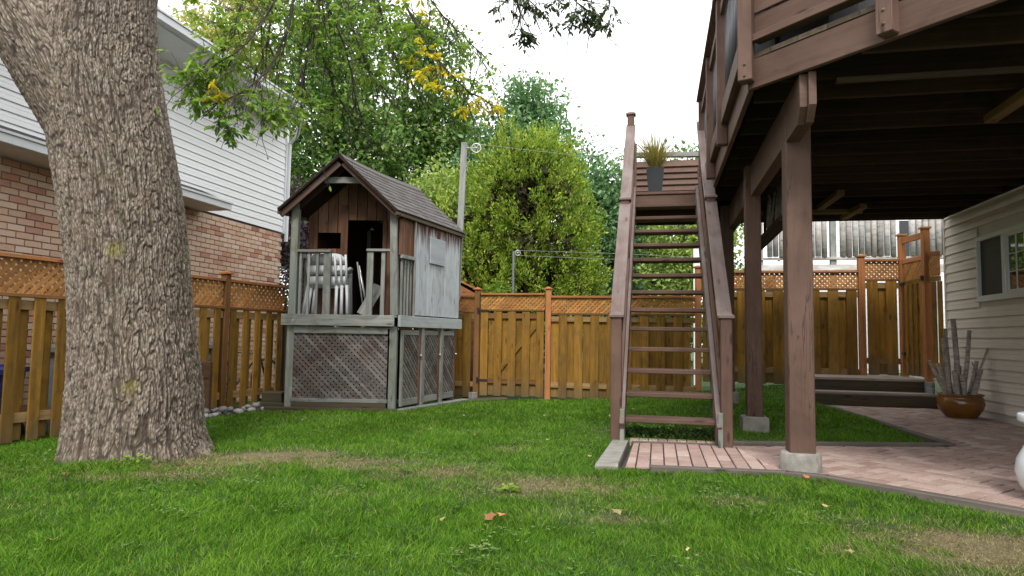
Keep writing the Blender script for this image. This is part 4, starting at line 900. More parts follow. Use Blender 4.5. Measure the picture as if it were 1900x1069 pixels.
for i, (a0, a1, zz) in enumerate(((.45, .41, 1.95), (.49, .44, 1.8), (.5, .43, 1.9))):
    o = MB().tube([Q(a0, .36, 1.18), Q(a1, .30, zz)], .011, 8).build('pole', M_['steel' if i else 'grey'], None, True)
    tag(o, ('grey wooden pole', 'shorter steel pole', 'longer steel pole')[i] + ' leaning inside the playhouse doorway', 'pole')
o = board('plank', Q(.60, .12, 1.18), Q(.70, .2, 1.6), .16, .02, M_['grey'], None, pa); tag(o, 'grey board leaning beside the playhouse door', 'plank')

# clothesline pole + pulley
CPo = empty('clothesline_pole', (-.86, 10.98, 1.6), 'tall grey square pole with pulley fixed behind the playhouse', 'pole'); CI = Matrix.Translation((.86, -10.98, -1.6))
board('post', (-.905, 10.98, 1.5), (-.835, 10.98, 4.13), .1, .09, M_['grey'], CPo, frm=CI, wdir=(1, 0, 0))
def pulley(c, r, par, I):
    mb = MB(); n = 20; c = F(c)
    mb.tube([c + F((math.cos(2 * math.pi * k / n) * r, 0, math.sin(2 * math.pi * k / n) * r)) for k in range(n + 1)], r * .14, 6, False)
    for k in range(6): a = math.pi * k / 3; mb.tube([c, c + F((math.cos(a) * r, 0, math.sin(a) * r))], r * .07, 5)
    mb.tube([c + F((0, -.02, 0)), c + F((0, .02, 0))], r * .25, 8); return mb.build('pulley_wheel', M_['steel'], par, True, M=I)
pulley((-.63, 10.9, 4.02), .075, CPo, CI); MB().tube([(-.8, 10.93, 4.03), (-.63, 10.9, 4.02)], .01, 6).build('bracket', M_['steel'], CPo, M=CI)
C2 = empty('clothesline_post', (.02, 12.8, 1.0), 'thin dark metal clothesline post with small pulley beyond the back fence', 'post'); CI2 = Matrix.Translation((-.02, -12.8, -1.0))
MB().tube([(.02, 12.8, -.2), (.02, 12.8, 2.55)], .022, 8).build('post', M_['bin_grey'], C2, M=CI2); pulley((.1, 12.8, 2.52), .05, C2, CI2)
o = MB().tube([(.1, 12.8, 2.57), (1.8, 12.4, 2.49), (3.4, 12, 2.39)], .0035, 4).tube([(.1, 12.8, 2.47), (1.8, 12.4, 2.38), (3.4, 12, 2.31)], .0035, 4).build('clothesline', M_['wire'], None); tag(o, 'pair of pale clothesline wires running behind the stairs', 'clothesline')
o = MB().tube([(-.63, 10.9, 4.09), (2, 11.5, 4.0), (5, 12.3, 4.3)], .003, 4).build('clothesline', M_['wire'], None); tag(o, 'single thin wire running from the tall grey pole', 'clothesline')

# ------------------------------------------------------------------ deck
DK = empty('raised_deck', (0, 0, 0), 'brown painted raised timber deck on tall posts beside the house', 'deck', rz=-TH)
for (x_, y_, wd, g, pr_) in ((.985, 5.10, .17, 0, 0), (.925, 6.95, .145, .04, 1), (.885, 9.0, .15, .12, 1)):
    hb('post', (x_, y_, g + .13), (x_, y_, 2.648), wd, wd, 'brown' if not pr_ else 'brown', DK, (1, 0, 0), .006)
    if not pr_: MB().lathe([(0, .142), (.125, .142), (.135, .13), (.14, .0), (.145, -.1)], 32, (x_, y_, 0)).build('pier', M_['concrete'], DK, True)
    else: MB().prism([(x_ - .12, y_ - .12), (x_ + .12, y_ - .12), (x_ + .12, y_ + .12), (x_ - .12, y_ + .12)], g - .1, g + .14, .012).build('pier', M_['concrete'], DK)
# twin main beam with a chamfered nose
for k, xb in enumerate((.925, .972)):
    prof_ = [(4.53 - k * .045, 2.645), (4.53 - k * .045, 2.43), (4.62 - k * .045, 2.34), (10.3, 2.34), (10.3, 2.645)]
    T = lambda v, xb=xb: F((xb + v.z, v.x, v.y))
    o = MB().prism(prof_, -.0225, .0225, 0, T).build('beam', M_['brown'], DK)
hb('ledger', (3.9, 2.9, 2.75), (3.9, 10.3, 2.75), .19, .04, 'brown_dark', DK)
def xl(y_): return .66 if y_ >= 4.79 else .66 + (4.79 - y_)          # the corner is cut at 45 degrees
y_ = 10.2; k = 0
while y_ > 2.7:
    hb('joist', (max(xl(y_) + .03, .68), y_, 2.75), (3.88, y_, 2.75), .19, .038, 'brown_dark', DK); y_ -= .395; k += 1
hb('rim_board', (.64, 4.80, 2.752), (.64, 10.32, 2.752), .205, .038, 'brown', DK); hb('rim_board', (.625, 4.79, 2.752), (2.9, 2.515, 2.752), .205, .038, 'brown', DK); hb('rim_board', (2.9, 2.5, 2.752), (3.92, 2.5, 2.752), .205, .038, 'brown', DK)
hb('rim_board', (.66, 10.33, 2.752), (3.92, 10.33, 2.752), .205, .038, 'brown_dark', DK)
x_ = .60
while x_ < 3.9:
    x1 = min(x_ + .1428, 3.93); ya = 4.80 - (x_ - .62) - .04 if x_ > .6 else 4.80; yb = 4.80 - (x1 - .62) - .04; ya, yb = max(ya, 2.47), max(yb, 2.47)
    MB().prism([(x_, ya), (x1, yb), (x1, 10.36), (x_, 10.36)], 2.857, 2.893, .004).build('deck_board', M_['brown_floor'], DK); x_ += .145
c45 = math.sqrt(.5)
def rpost(x_, y_, z0, z1, rot):
    d_ = F((math.cos(rot), math.sin(rot), 0)); o = hb('railing_post', (x_, y_, z0), (x_, y_, z1), .095, .095, 'brown', DK, d_, .006)
    n_ = F((d_.y, -d_.x, 0))
    for z in (2.72, 2.80):
        q = F((x_, y_, z)) + n_ * .048; MB().lathe([(.0, .008), (.008, .006), (.012, 0)], 8).build('bolt', M_['brown'], DK, True, M=Matrix.Translation(q) @ n_.to_track_quat('Z', 'Y').to_matrix().to_4x4())
rpost(.60, 4.73, 2.69, 4.05, -math.radians(22)); rpost(1.285, 4.06, 2.665, 4.05, -math.radians(45)); rpost(2.3, 3.04, 2.665, 4.05, -math.radians(45))
for y_ in (6.24, 7.55, 8.95): hb('railing_post', (.575, y_, 2.68), (.575, y_, 4.05), .09, .09, 'brown', DK, (1, 0, 0), .006)
for a, b_ in ((4.78, 6.19), (6.29, 7.5), (7.6, 8.9)):
    for z, hh in ((2.94, .165), (3.93, .09)): hb('rail', (.58, a, z), (.58, b_, z), hh, .038, 'brown', DK)
    n = int((b_ - a) / .105)
    for i in range(n):
        yy = a + (i + .5) * (b_ - a) / n; MB().tube([(.605, yy, 2.92), (.605, yy, 3.98)], .009, 6).build('baluster', M_['metal'], DK, True)
hb('top_rail', (.575, 4.7, 4.07), (.575, 9.0, 4.07), .14, .036, 'brown', DK, (1, 0, 0))
def dg(s, z, off=0): return (.625 + s * c45 + off * c45, 4.76 - s * c45 + off * c45, z)
hb('rail', dg(.05, 2.985), dg(.9, 2.985), .05, .09, 'brown', DK); hb('rail', dg(1.02, 2.985), dg(2.3, 2.985), .05, .09, 'brown', DK)
hb('top_rail', dg(0, 4.07), dg(3.0, 4.07), .036, .14, 'brown', DK)
for z in (3.10, 3.285, 3.47, 3.655, 3.84): hb('privacy_board', dg(-.02, z, .055), dg(.62, z, .055), .178, .02, 'brown', DK, F((.05, .05, 1)))
for s in (.1, .56): hb('bracket', dg(s, 3.02, .075), dg(s, 3.9, .075), .03, .02, 'charcoal', DK, (1, 1, 0))
# under-deck odds and ends
for a, b_ in (((2.01, 8.97), (2.03, 8.08)), ((2.48, 9.76), (2.50, 8.93)), ((2.44, 5.56), (2.43, 4.95))): hb('brace', (*a, 2.60), (*b_, 2.60), .06, .085, 'golden', DK)
hb('batten', (1.15, 4.65, 2.635), (3.85, 4.65, 2.635), .03, .05, 'brown_floor', DK)
hb('brace', (1.0, 9.3, 2.61), (2.6, 9.35, 2.61), .06, .05, 'golden', DK)
_q = dg(.28, 0, .42); bx = empty('storage_box', wp(_q[0], _q[1], 2.893), 'charcoal storage box standing on the deck behind the railing', 'box', rz=-TH - math.radians(45))
MB().box((0, 0, .27), (.80, .5, .5)).build('body', M_['charcoal'], bx); MB().box((0, 0, .545), (.84, .54, .05)).build('lid', M_['charcoal'], bx)
for q in (-.2, .2): MB().box((q, -.255, .25), (.03, .02, .44)).build('rib', M_['black'], bx)
um = empty('patio_umbrella', wp(.86, 9.7, 2.893), 'closed maroon patio umbrella standing at the far edge of the deck', 'umbrella')
MB().tube([(0, 0, 0), (0, 0, 3.2)], .02, 10).build('pole', M_['steel'], um, True)
mb = MB(); n = 16; prf = [(.05, 1.6), (.09, 1.75), (.08, 2.15), (.10, 2.5), (.075, 2.9), (.02, 3.15)]
V = []; 
for (r_, z) in prf:
    for k in range(n): rr = r_ * (1 + .22 * (k % 2)); V.append((rr * math.cos(2 * math.pi * k / n), rr * math.sin(2 * math.pi * k / n), z))
mb.add(V, [(i * n + k, i * n + (k + 1) % n, (i + 1) * n + (k + 1) % n, (i + 1) * n + k) for i in range(len(prf) - 1) for k in range(n)]).build('canopy', M_['maroon'], um, True)
MB().tube([(.075 * math.cos(a), .075 * math.sin(a), 2.14) for a in [2 * math.pi * k / 16 for k in range(17)]], .012, 5, False).build('strap', M_['white_trim'], um)
# hanging shelf of birch poles between the beams
sh = empty('hanging_shelf', wp(1.3, 7.3, 2.2), 'dark plank shelf hung under the deck holding pale poles', 'shelf', rz=-TH)
board('plank', (0, -.15, -.02), (0, 2.3, -.06), .2, .045, M_['brown_dark'], sh, (1, 0, .3)); 
for y_ in (.05, 1.9): board('hanger', (.08, y_, -.05), (.08, y_, .42), .06, .03, M_['brown_dark'], sh, (0, 1, 0))
for i in range(7):
    y_ = .02 + .16 * i; o = MB().tube([wp(1.28 + random.uniform(-.03, .03), 7.3 + y_, 2.21), wp(1.31 + random.uniform(-.04, .04), 7.42 + y_, 2.62)], [.022, .019], 8).build('birch_pole', M_['log'], None, True)
    tag(o, 'short pale pole standing on the shelf hung under the deck', 'pole', 'pale poles on the hanging shelf')

# ------------------------------------------------------------------ stairs
SS = empty('deck_stairs', (0, 0, 0), 'steep brown open-riser stairs with handrails up to the deck landing', 'stairs', rz=-TH)
RISE, RUN, X0s, X1s = .205, .2307, -.30, .51
for k in range(1, 14):
    yk = 6.07 + RUN * (k - 1); z = .01 + RISE * k - .0
    hb('tread', (X0s + .02, yk + .125, z - .02), (X1s - .02, yk + .125, z - .02), .25, .04, 'brown', SS, (0, 1, 0), .005)
for xs_ in (X0s - .0, X1s + .0):
    s0, s1 = F((xs_, 5.99, .09)), F((xs_, 9.1, .09 + 3.11 * RISE / RUN)); hb('stringer', s0, s1, .25, .042, 'brown_worn', SS)
ZL = 2.875
hb('landing_fascia', (X0s - .03, 9.06, ZL - .14), (X1s + .03, 9.06, ZL - .14), .2, .04, 'brown', SS); hb('landing_fascia', (X0s - .03, 9.32, ZL - .24), (X1s + .03, 9.32, ZL - .24), .12, .04, 'brown_dark', SS)
for i in range(9): hb('landing_board', (X0s - .06, 9.09 + i * .143, ZL - .018), (.60, 9.09 + i * .143, ZL - .018), .138, .036, 'brown', SS, (0, 1, 0))
for xs_ in (X0s - .03, .57): hb('landing_joist', (xs_, 9.1, ZL - .14), (xs_, 10.3, ZL - .14), .19, .04, 'brown', SS)
hb('landing_fascia', (X0s - .03, 10.3, ZL - .14), (.6, 10.3, ZL - .14), .2, .04, 'brown_dark', SS)
def pcap(x_, y_, z1, wd, par, mat='brown_worn'):
    s = wd / 2 + .018; V = [(x_ + a * s, y_ + b_ * s, z1 + .001) for a, b_ in ((-1, -1), (1, -1), (1, 1), (-1, 1))]; V += [(v[0], v[1], z1 + .022) for v in V] + [(x_, y_, z1 + .065)]
    MB().add(V, [(3, 2, 1, 0), (0, 1, 5, 4), (1, 2, 6, 5), (2, 3, 7, 6), (3, 0, 4, 7), (4, 5, 8), (5, 6, 8), (6, 7, 8), (7, 4, 8)]).build('post_cap', M_[mat], par)
XL, XR = -.355, .575
for xs_, yy, z0, z1 in ((XL, 6.03, .0, 1.10), (XR, 6.0, .0, 1.10), (XL, 7.58, 1.35, 2.47), (XR, 7.58, 1.35, 2.47), (XL, 9.14, 2.6, 3.97)):
    hb('railing_post', (xs_, yy, z0), (xs_, yy, z1), .095, .095, 'brown', SS, (1, 0, 0), .006); pcap(xs_, yy, z1, .095, SS)
for xs_, yy in ((XL + .055, 5.975), (XR - .055, 5.945)): hb('cleat', (xs_, yy + .0, -.0), (xs_, yy + .0, .3), .04, .04, 'grey_green', SS, (1, 0, 0), .004)
sl_ = RISE / RUN
for xs_ in (XL, XR):
    for (a, b_, zz) in ((6.05, 7.56, 1.08), (7.62, 9.13, 2.46)):
        dz = (b_ - a) * sl_; top = zz + dz + (.02 if zz > 2 else 0)
        hb('handrail', (xs_ , a + .03, zz + .02), (xs_ + (0 if xs_ < 0 else .0), b_, top), .125, .036, 'brown_worn', SS, (1, 0, 0)); 
        hb('rail', (xs_ + (.035 if xs_ < 0 else -.035), a, zz - .07), (xs_ + (.035 if xs_ < 0 else -.035), b_, top - .09), .085, .034, 'brown', SS)
        hb('rail', (xs_ + (.035 if xs_ < 0 else -.035), a, zz - .62), (xs_ + (.035 if xs_ < 0 else -.035), b_, top - .64), .07, .034, 'brown', SS)
hb('handrail', (XL, 9.1, 3.9), (XL, 10.3, 3.9), .09, .036, 'brown', SS); hb('railing_post', (XL, 10.3, 2.8), (XL, 10.3, 3.9), .09, .09, 'brown', SS, (1, 0, 0))
hb('handrail', (XL, 10.3, 3.73), (.62, 10.3, 3.70), .07, .09, 'grey', SS)
for i in range(8): hb('privacy_board', (XL + .04, 10.27, 2.92 + i * .093), (.62, 10.27, 2.92 + i * .093), .108, .014, 'brown', SS, F((0, .38, 1)))
for yy in (9.5, 9.9): hb('baluster', (XL, yy, 2.88), (XL, yy, 3.88), .035, .035, 'brown', SS, (1, 0, 0))

# planter with ornamental grass on the landing
PL = empty('square_planter', wp(-.03, 9.25, ZL + .0), 'tapered black planter with reddish ornamental grass on the stair landing', 'planter', rz=-TH)
V = []
for (s, z) in ((.085, 0), (.12, .36), (.105, .36), (.10, .32)): V += [(-s, -s, z), (s, -s, z), (s, s, z), (-s, s, z)]
MB().add(V, [(3, 2, 1, 0)] + [(4 * r_ + k, 4 * r_ + (k + 1) % 4, 4 * r_ + 4 + (k + 1) % 4, 4 * r_ + 4 + k) for r_ in range(3) for k in range(4)] + [(12, 13, 14, 15)]).build('pot', M_['black'], PL)
def tuft(n, R, H, mat, par, name='grass_tuft', z0=.3, wd=.0065, seed=1):
    r2 = np.random.default_rng(seed); V = []; Fc = []; b0 = 0
    for i in range(n):
        a = r2.uniform(0, 2 * math.pi); rr = r2.uniform(0, .06); L = H * r2.uniform(.5, 1.1); out_ = R * r2.uniform(.05, 1.0) ** .8; p0 = np.array([rr * math.cos(a), rr * math.sin(a), z0])
        wv = np.array([-math.sin(a), math.cos(a), 0]) * wd; pts = []
        for t in (0, .25, .5, .75, 1):
            z = L * (t - .42 * (out_ / R) * t * t); pts.append(p0 + np.array([math.cos(a), math.sin(a), 0]) * out_ * t ** 1.6 + np.array([0, 0, z]))
        for k, p in enumerate(pts): V += [p - wv * (1 - .75 * k / 4), p + wv * (1 - .75 * k / 4)]
        for k in range(4): q = b0 + 2 * k; Fc.append((q, q + 1, q + 3, q + 2))
        b0 += 10
    return tag(np_link(name, V, Fc, mat, par), kind='stuff')
def np_link(name, V, Fc, mat, par): return link(name, np_mesh(name, np.array(V), np.array(Fc)), mat, par)
M_['grass_red'] = leafmat('reddish ornamental grass', [(.30, .13, .09), (.36, .28, .10), (.30, .33, .07), (.42, .34, .2)], .3)
tuft(460, .46, .64, M_['grass_red'], PL, 'ornamental_grass')

# ------------------------------------------------------------------ right-hand house
RH = empty('house', (0, 0, 0), 'beige vinyl-sided house wall with a white window at right, under the deck', 'house', rz=-TH)
XW = 3.97
MB().box((XW + .15, 4.3, 2.7), (.24, 12.36, 5.6)).build('wall', M_['beige_siding'], RH)
MB().box((XW + 3, 10.33, 2.7), (5.6, .24, 5.6)).build('wall', M_['beige_siding'], RH)
MB().box((XW + .06, 4.3, -.05), (.05, 12.3, .28)).build('foundation', M_['concrete'], RH)
WZ0, WZ1, WY0, WY1 = 1.46, 2.25, 7.95, 9.46
z = .095; E_ = .128; kb = 0
def siding(y0, y1, z, e, X, sgn, mat, par, th=.022):
    """one lapped siding board: bottom edge stands proud, with a shallow Dutch step in the middle; faces -x (sgn -1) or +x"""
    pr_ = [(0, z), (th, z), (th, z + .008), (th * .62, z + e * .5), (th * .72, z + e * .5 + .004), (th * .15, z + e - .002), (0, z + e - .002)]
    V = [(X + sgn * p[0], y, p[1]) for y in (y0, y1) for p in pr_]; n = len(pr_)
    Fc = [tuple(range(n)), tuple(range(2 * n - 1, n - 1, -1))] + [(k, (k + 1) % n, n + (k + 1) % n, n + k) for k in range(n)]
    return MB().add(V, [tuple(reversed(f)) for f in Fc] if sgn > 0 else Fc).build('siding_board', M_[mat], par)
while z < 5.4:
    if z + E_ > WZ0 - .05 and z < WZ1 + .05: siding(-1.8, WY0 - .05, z, E_, XW + .02, -1, 'beige_siding', RH); siding(WY1 + .05, 10.46, z, E_, XW + .02, -1, 'beige_siding', RH)
    else: siding(-1.8, 10.46, z, E_, XW + .02, -1, 'beige_siding', RH)
    z += E_
MB().box((XW + .012, 10.475, 2.75), (.045, .035, 5.4)).build('corner_trim', M_['beige_siding'], RH)
WN = empty('window', (XW, 8.7, 1.85), parent=RH)
def wbx(y0, y1, z0, z1, x0_, x1_, name, mat): return MB().box((((x0_ + x1_) / 2) - XW, (y0 + y1) / 2 - 8.7, (z0 + z1) / 2 - 1.85), (abs(x1_ - x0_), y1 - y0, z1 - z0)).build(name, M_[mat], WN)
for a in ((WY0, WY1, WZ0, WZ0 + .05), (WY0, WY1, WZ1 - .05, WZ1), (WY0, WY0 + .045, WZ0 + .05, WZ1 - .05), (WY1 - .045, WY1, WZ0 + .05, WZ1 - .05)): wbx(*a, XW - .035, XW + .03, 'frame', 'white_trim')
wbx(WY0 - .02, WY1 + .02, WZ0 - .02, WZ0 + .003, XW - .05, XW + .02, 'sill', 'white_trim')
mid = 8.80
wbx(mid - .03, mid + .03, WZ0 + .05, WZ1 - .05, XW - .028, XW + .03, 'sash', 'white_trim')
wbx(mid + .03, WY1 - .045, WZ0 + .05, WZ1 - .05, XW + .005, XW + .02, 'screen', 'charcoal'); wbx(WY0 + .045, mid - .03, WZ0 + .05, WZ1 - .05, XW + .01, XW + .02, 'pane', 'glass')
for a in ((WY0 + .045, WY0 + .08, WZ0 + .05, WZ1 - .05), (mid - .065, mid - .03, WZ0 + .05, WZ1 - .05), (WY0 + .08, mid - .065, WZ0 + .05, WZ0 + .085), (WY0 + .08, mid - .065, WZ1 - .085, WZ1 - .05)): wbx(*a, XW - .012, XW + .012, 'sash', 'white_trim')
for k in (1, 2, 3): yy = WY0 + .08 + (mid - .065 - WY0 - .08) * k / 4; wbx(yy - .006, yy + .006, WZ0 + .085, WZ1 - .085, XW - .002, XW + .009, 'muntin', 'white_trim')
for k in (1, 2): zz = WZ0 + .085 + (WZ1 - WZ0 - .17) * k / 3; wbx(WY0 + .08, mid - .065, zz - .006, zz + .006, XW - .003, XW + .009, 'muntin', 'white_trim')

# pot of birch logs
PT = empty('glazed_pot', wp(3.64, 9.27, .012), 'round ochre glazed pot standing by the house wall', 'pot')
MB().lathe([(0, .0), (.15, 0), (.17, .01), (.235, .10), (.255, .17), (.245, .235), (.225, .262), (.245, .272), (.25, .285), (.235, .292), (.215, .285), (.20, .24), (0, .22)], 40).build('bowl', M_['glaze'], PT, True)
def birch_mat():
    m, n, b, o = new('birch bark'); vec, rnd, tc = objcoord(n); f = noise(n, vec, 1, 5, .3, (9, 9, 45)); f2 = noise(n, vec, 12, 6)
    col = ramp(n, f, [(.31, (.05, .04, .035)), (.37, (.27, .22, .19)), (.75, (.46, .40, .37))]); col = mixc(n, ramp(n, f2, [(.5, (0, 0, 0)), (.75, (.8, .8, .8))]), col, (.16, .11, .09))
    n.links.new(col, b.inputs['Base Color']); b.inputs['Roughness'].default_value = .85; bump(n, b, f2, .5, .01); return m
M_['birch'] = birch_mat()
pc_ = wp(3.64, 9.27, 0)
sticks = [  # dx0, dy0 at the pot, lean x at the top, height, radius
    (-.02, 0, -.06, 1.02, .026, 'tallest birch log, thick and upright, in the ochre pot'), (-.10, .02, -.17, .78, .023, 'dark-topped birch log left of the tallest in the pot'), (-.06, .07, -.11, .9, .017, 'slim birch log just behind the tallest in the pot'),
    (.06, .04, .17, .88, .022, 'dark birch log leaning right in the pot'), (.10, -.02, .42, .86, .011, 'thin long branch leaning far right out of the pot'), (-.14, -.04, -.40, .50, .017, 'birch branch leaning far left out of the pot'),
    (-.12, .05, -.22, .46, .022, 'short birch log second from the left in the pot'), (-.08, -.08, -.13, .38, .024, 'short stubby birch log at the front of the pot'), (.02, -.07, -.03, .34, .022, 'low front birch log below the tallest'),
    (.12, .03, .24, .50, .021, 'short birch log with forked side twig in the pot'), (.11, -.06, .21, .40, .024, 'thick birch stub leaning right at the pot rim'), (.05, .09, .07, .44, .022, 'birch log in the rear middle of the pot'),
    (-.03, .1, -.08, .42, .02, 'hidden short birch log at the back of the pot'), (.15, .0, .22, .30, .018, 'lowest birch stub at the right rim of the pot')]
for (dx, dy, tx, h, r_, lb_) in sticks:
    b0 = pc_ + F((dx, dy, .20)); t0 = pc_ + F((tx, dy * 1.2, .20 + h)); m1 = (b0 + t0) / 2 + F((random.uniform(-.012, .012), 0, 0)); q1 = b0 * .72 + t0 * .28 + F((random.uniform(-.01, .01), 0, 0))
    mb = MB().tube([b0, q1, m1, t0], [r_ * 1.35, r_ * 1.27, r_ * 1.22, r_ * 1.12], 10)
    for _ in range(2):
        t_ = random.uniform(.3, .9); p = b0.lerp(t0, t_); d_ = F((random.choice((-1, 1)), random.uniform(-1, .2), .7)).normalized(); mb.tube([p, p + d_ * (r_ + .02)], [r_ * .4, r_ * .22], 6)
    if h == .86: p = b0.lerp(t0, .38); mb.tube([p, p + F((-.06, 0, .11)), p + F((-.085, 0, .17))], [.011, .008, .006], 6)
    tag(mb.build('birch_log', M_['birch'], None, True), lb_, 'log')

# white urn at the right edge
UR = empty('white_urn', wp(2.275, 4.52, .012), 'glossy white rounded urn at the edge of the patio', 'urn')
MB().lathe([(0, 0), (.12, 0), (.15, .02), (.19, .08), (.21, .16), (.20, .23), (.16, .31), (.12, .36), (.115, .39), (.15, .435), (.16, .46)], 48).build('bowl', M_['white_urn'], UR, True)
MB().lathe([(.15, .448), (.183, .452), (.188, .46), (.188, .492), (.182, .50), (.14, .50), (.13, .46)], 48).build('rim', M_['white_urn'], UR, True)

# ------------------------------------------------------------------ left-hand house
LH = empty('house', (0, 0, 0), 'white-sided neighbouring house with brick lower storey behind the left fence', 'house', rz=-TH)
XH = -6.8; YC = 11.15; ZB = 2.75; ZT = 4.72
MB().box((XH - .25, 2.6, ZB / 2 - .35), (.46, YC * 2 - 5.3 , ZB + .68)).build('brick_backing', M_['mortar'], LH)
MB().box((XH - 3.2, YC - .30, 2.2), (5.5, .5, 5.0)).build('end_wall', M_['white_siding'], LH)
MB().box((XH - .22, 2.55, 3.75), (.4, YC * 2 - 5.32, ZT - ZB - .02)).build('upper_wall', M_['white_siding'], LH)
z = ZB + .01
while z < ZT - .02: siding(-5.5, YC - .07, z, .118, XH, 1, 'white_siding', LH); z += .118
MB().box((XH + .012, YC - .035, 3.73), (.05, .07, ZT - ZB)).build('corner_trim', M_['white_trim'], LH)
MB().tube([(XH + .05, YC + .01, 2.6), (XH + .05, YC + .01, 4.45), (XH + .25, YC - .1, 4.55), (XH + .80, 10.25, 4.66)], .035, 8).build('downspout', M_['white_trim'], LH)
# bricks: nearest in view are separate, the rest joined
BH, BL = .0667 + .0, .21; bricks = []; r_ = 0; z = ZB - .06
while z > -.4:
    y_ = 3.0 + (.107 if r_ % 2 else 0)
    while y_ < YC - .1: bricks.append((y_, z)); y_ += .2135
    z -= .076; r_ += 1
def bvis(y_, z):
    p = wp(XH, y_, z); u = p.x / p.y * 1240 + 950; d = math.hypot(p.x, p.y); hid = (110 < u < 345) or u < -10 or u > 522 or z < 1.5
    return d + (100 if hid else 0)
bricks.sort(key=lambda q: bvis(*q)); rest = MB(); V8, F8 = cbox(.2, .0645, .03, .003); bme = mesh('brick', V8, F8); bme.materials.append(M_['brick'])
RB = Matrix(((0, 0, 1, 0), (1, 0, 0, 0), (0, 1, 0, 0), (0, 0, 0, 1)))
for k, (y_, z) in enumerate(bricks):
    if k < 300:
        link('brick', bme, None, LH, Matrix.Translation((XH - .012 + random.uniform(-.002, .001), y_, z)) @ RB)
    else: rest.box((XH - .01 + random.uniform(-.002, .001), y_, z), (.03, .2, .0645))
tag(rest.build('farther_bricks', M_['brick_i'], LH), kind='stuff')
# pent roof above the brick
PR = empty('pent_roof', (0, 0, 0), parent=LH)
board('gutter', (XH + .47, -4, 2.80), (XH + .47, 8.85, 2.80), .11, .10, M_['alum'], PR); board('gutter_lip', (XH + .53, -4, 2.85), (XH + .53, 8.87, 2.85), .03, .02, M_['alum'], PR); board('soffit', (XH + .22, -4, 2.745), (XH + .22, 8.83, 2.745), .41, .015, M_['soffit'], PR, (1, 0, 0))
MB().add([(XH + .47, -4, 2.865), (XH + .47, 8.84, 2.865), (XH + .01, 8.84, 3.06), (XH + .01, -4, 3.06), (XH + .47, 8.84, 2.76), (XH + .01, 8.84, 2.76)], [(0, 1, 2, 3), (1, 4, 5, 2)]).build('shingle_slope', M_['shingle'], PR)
# upper eave
EV = empty('eave', (0, 0, 0), parent=LH)
MB().prism([(XH, -5), (XH + .8, -5), (XH + .8, 10.2), (XH, 11.1)], 4.69, 4.705).build('soffit', M_['white_trim'], EV); board('gutter', (XH + .84, -5, 4.755), (XH + .84, 10.25, 4.755), .12, .10, M_['alum'], EV); board('gutter_lip', (XH + .90, -5, 4.80), (XH + .90, 10.26, 4.80), .03, .022, M_['alum'], EV)
board('fascia', (XH + .775, -5, 4.75), (XH + .775, 10.2, 4.75), .14, .02, M_['alum'], EV)
MB().add([(XH + .85, -5, 4.82), (XH + .85, 10.2, 4.82), (XH - 3, 14.0, 6.2), (XH - 3, -5, 6.2)], [(0, 1, 2, 3)]).build('roof', M_['shingle'], LH)

# things in the passage behind the left fence
def wbin(name, p, mat, lbl, h=1.0, rz=0.3):
    b_ = empty(name, p, lbl, 'bin', rz=rz); V = []
    for (s, z) in ((.22, .0), (.28, h * .88)): V += [(-s, -s, z), (s, -s, z), (s, s, z), (-s, s, z)]
    MB().add(V, [(3, 2, 1, 0), (4, 5, 6, 7)] + [(k, (k + 1) % 4, 4 + (k + 1) % 4, 4 + k) for k in range(4)]).build('body', M_[mat], b_)
    MB().box((0, -.02, h * .9), (.62, .64, .05)).box((0, .3, h * .93), (.5, .05, .05)).build('lid', M_[mat], b_)
    for s in (-1, 1): MB().tube([(s * .24, .25, .08), (s * .28, .25, .08)], .09, 12).build('wheel', M_['tyre'], b_)
wbin('recycling_bin', (-5.15, 6.55, -.2), 'blue', 'blue plastic bin seen through the gaps of the left fence', .78); wbin('wheelie_bin', (-4.75, 7.35, -.2), 'bin_grey', 'dark grey wheeled bin behind the left fence beside the trunk', 1.0); wbin('wheelie_bin', (-4.35, 9.15, -.2), 'bin_grey', 'pale grey topped wheeled bin behind the fence right of the trunk', 1.02)
BK = empty('bicycle', (-4.05, 10.2, -.17), 'black bicycle with white-rimmed wheels behind the left fence', 'bicycle', rz=math.radians(72)); 
def ring(c, R_, r_, n=32): return [(c[0] + R_ * math.cos(2 * math.pi * k / n), c[1], c[2] + R_ * math.sin(2 * math.pi * k / n)) for k in range(n + 1)]
for x_ in (-.52, .52):
    wh = MB().tube(ring((x_, 0, .34), .325, 0), .02, 6, False).build('wheel', M_['tyre'], BK, True)
    MB().tube(ring((x_, 0, .34), .30, 0), .009, 5, False).build('rim', M_['white_trim'], wh); sp_ = MB()
    for k in range(12): a = math.pi * k / 6; sp_.tube([(x_, 0, .34), (x_ + .3 * math.cos(a), 0, .34 + .3 * math.sin(a))], .0018, 3)
    sp_.build('spokes', M_['steel'], wh)
MB().tube([(-.52, 0, .34), (-.15, 0, .30), (.35, 0, .75), (-.25, 0, .78), (-.15, 0, .30)], .017, 8).tube([(-.52, 0, .34), (-.25, 0, .78), (-.28, 0, .9)], .013, 8).tube([(.52, 0, .34), (.35, 0, .75), (.32, 0, .95)], .015, 8).build('frame', M_['black'], BK, True)
MB().tube([(.3, -.26, .97), (.34, 0, .95), (.3, .26, .97)], .013, 8).build('handlebar', M_['steel'], BK, True); MB().lathe([(0, .03), (.06, .03), (.09, .01), (.07, 0), (0, 0)], 14, (-.29, 0, .9)).build('saddle', M_['black'], BK, True)
o = MB().prism([(0, 0), (.9, 0), (.9, .5), (0, .5)], 0, .75, .01).build('crate', M_['redbrown'], None, M=Matrix.Translation((-4.55, 8.0, -.2)) @ Matrix.Rotation(.3, 4, 'Z')); o.name = 'wooden_chest'; tag(o, 'red-brown wooden chest behind the fence just right of the trunk', 'chest')
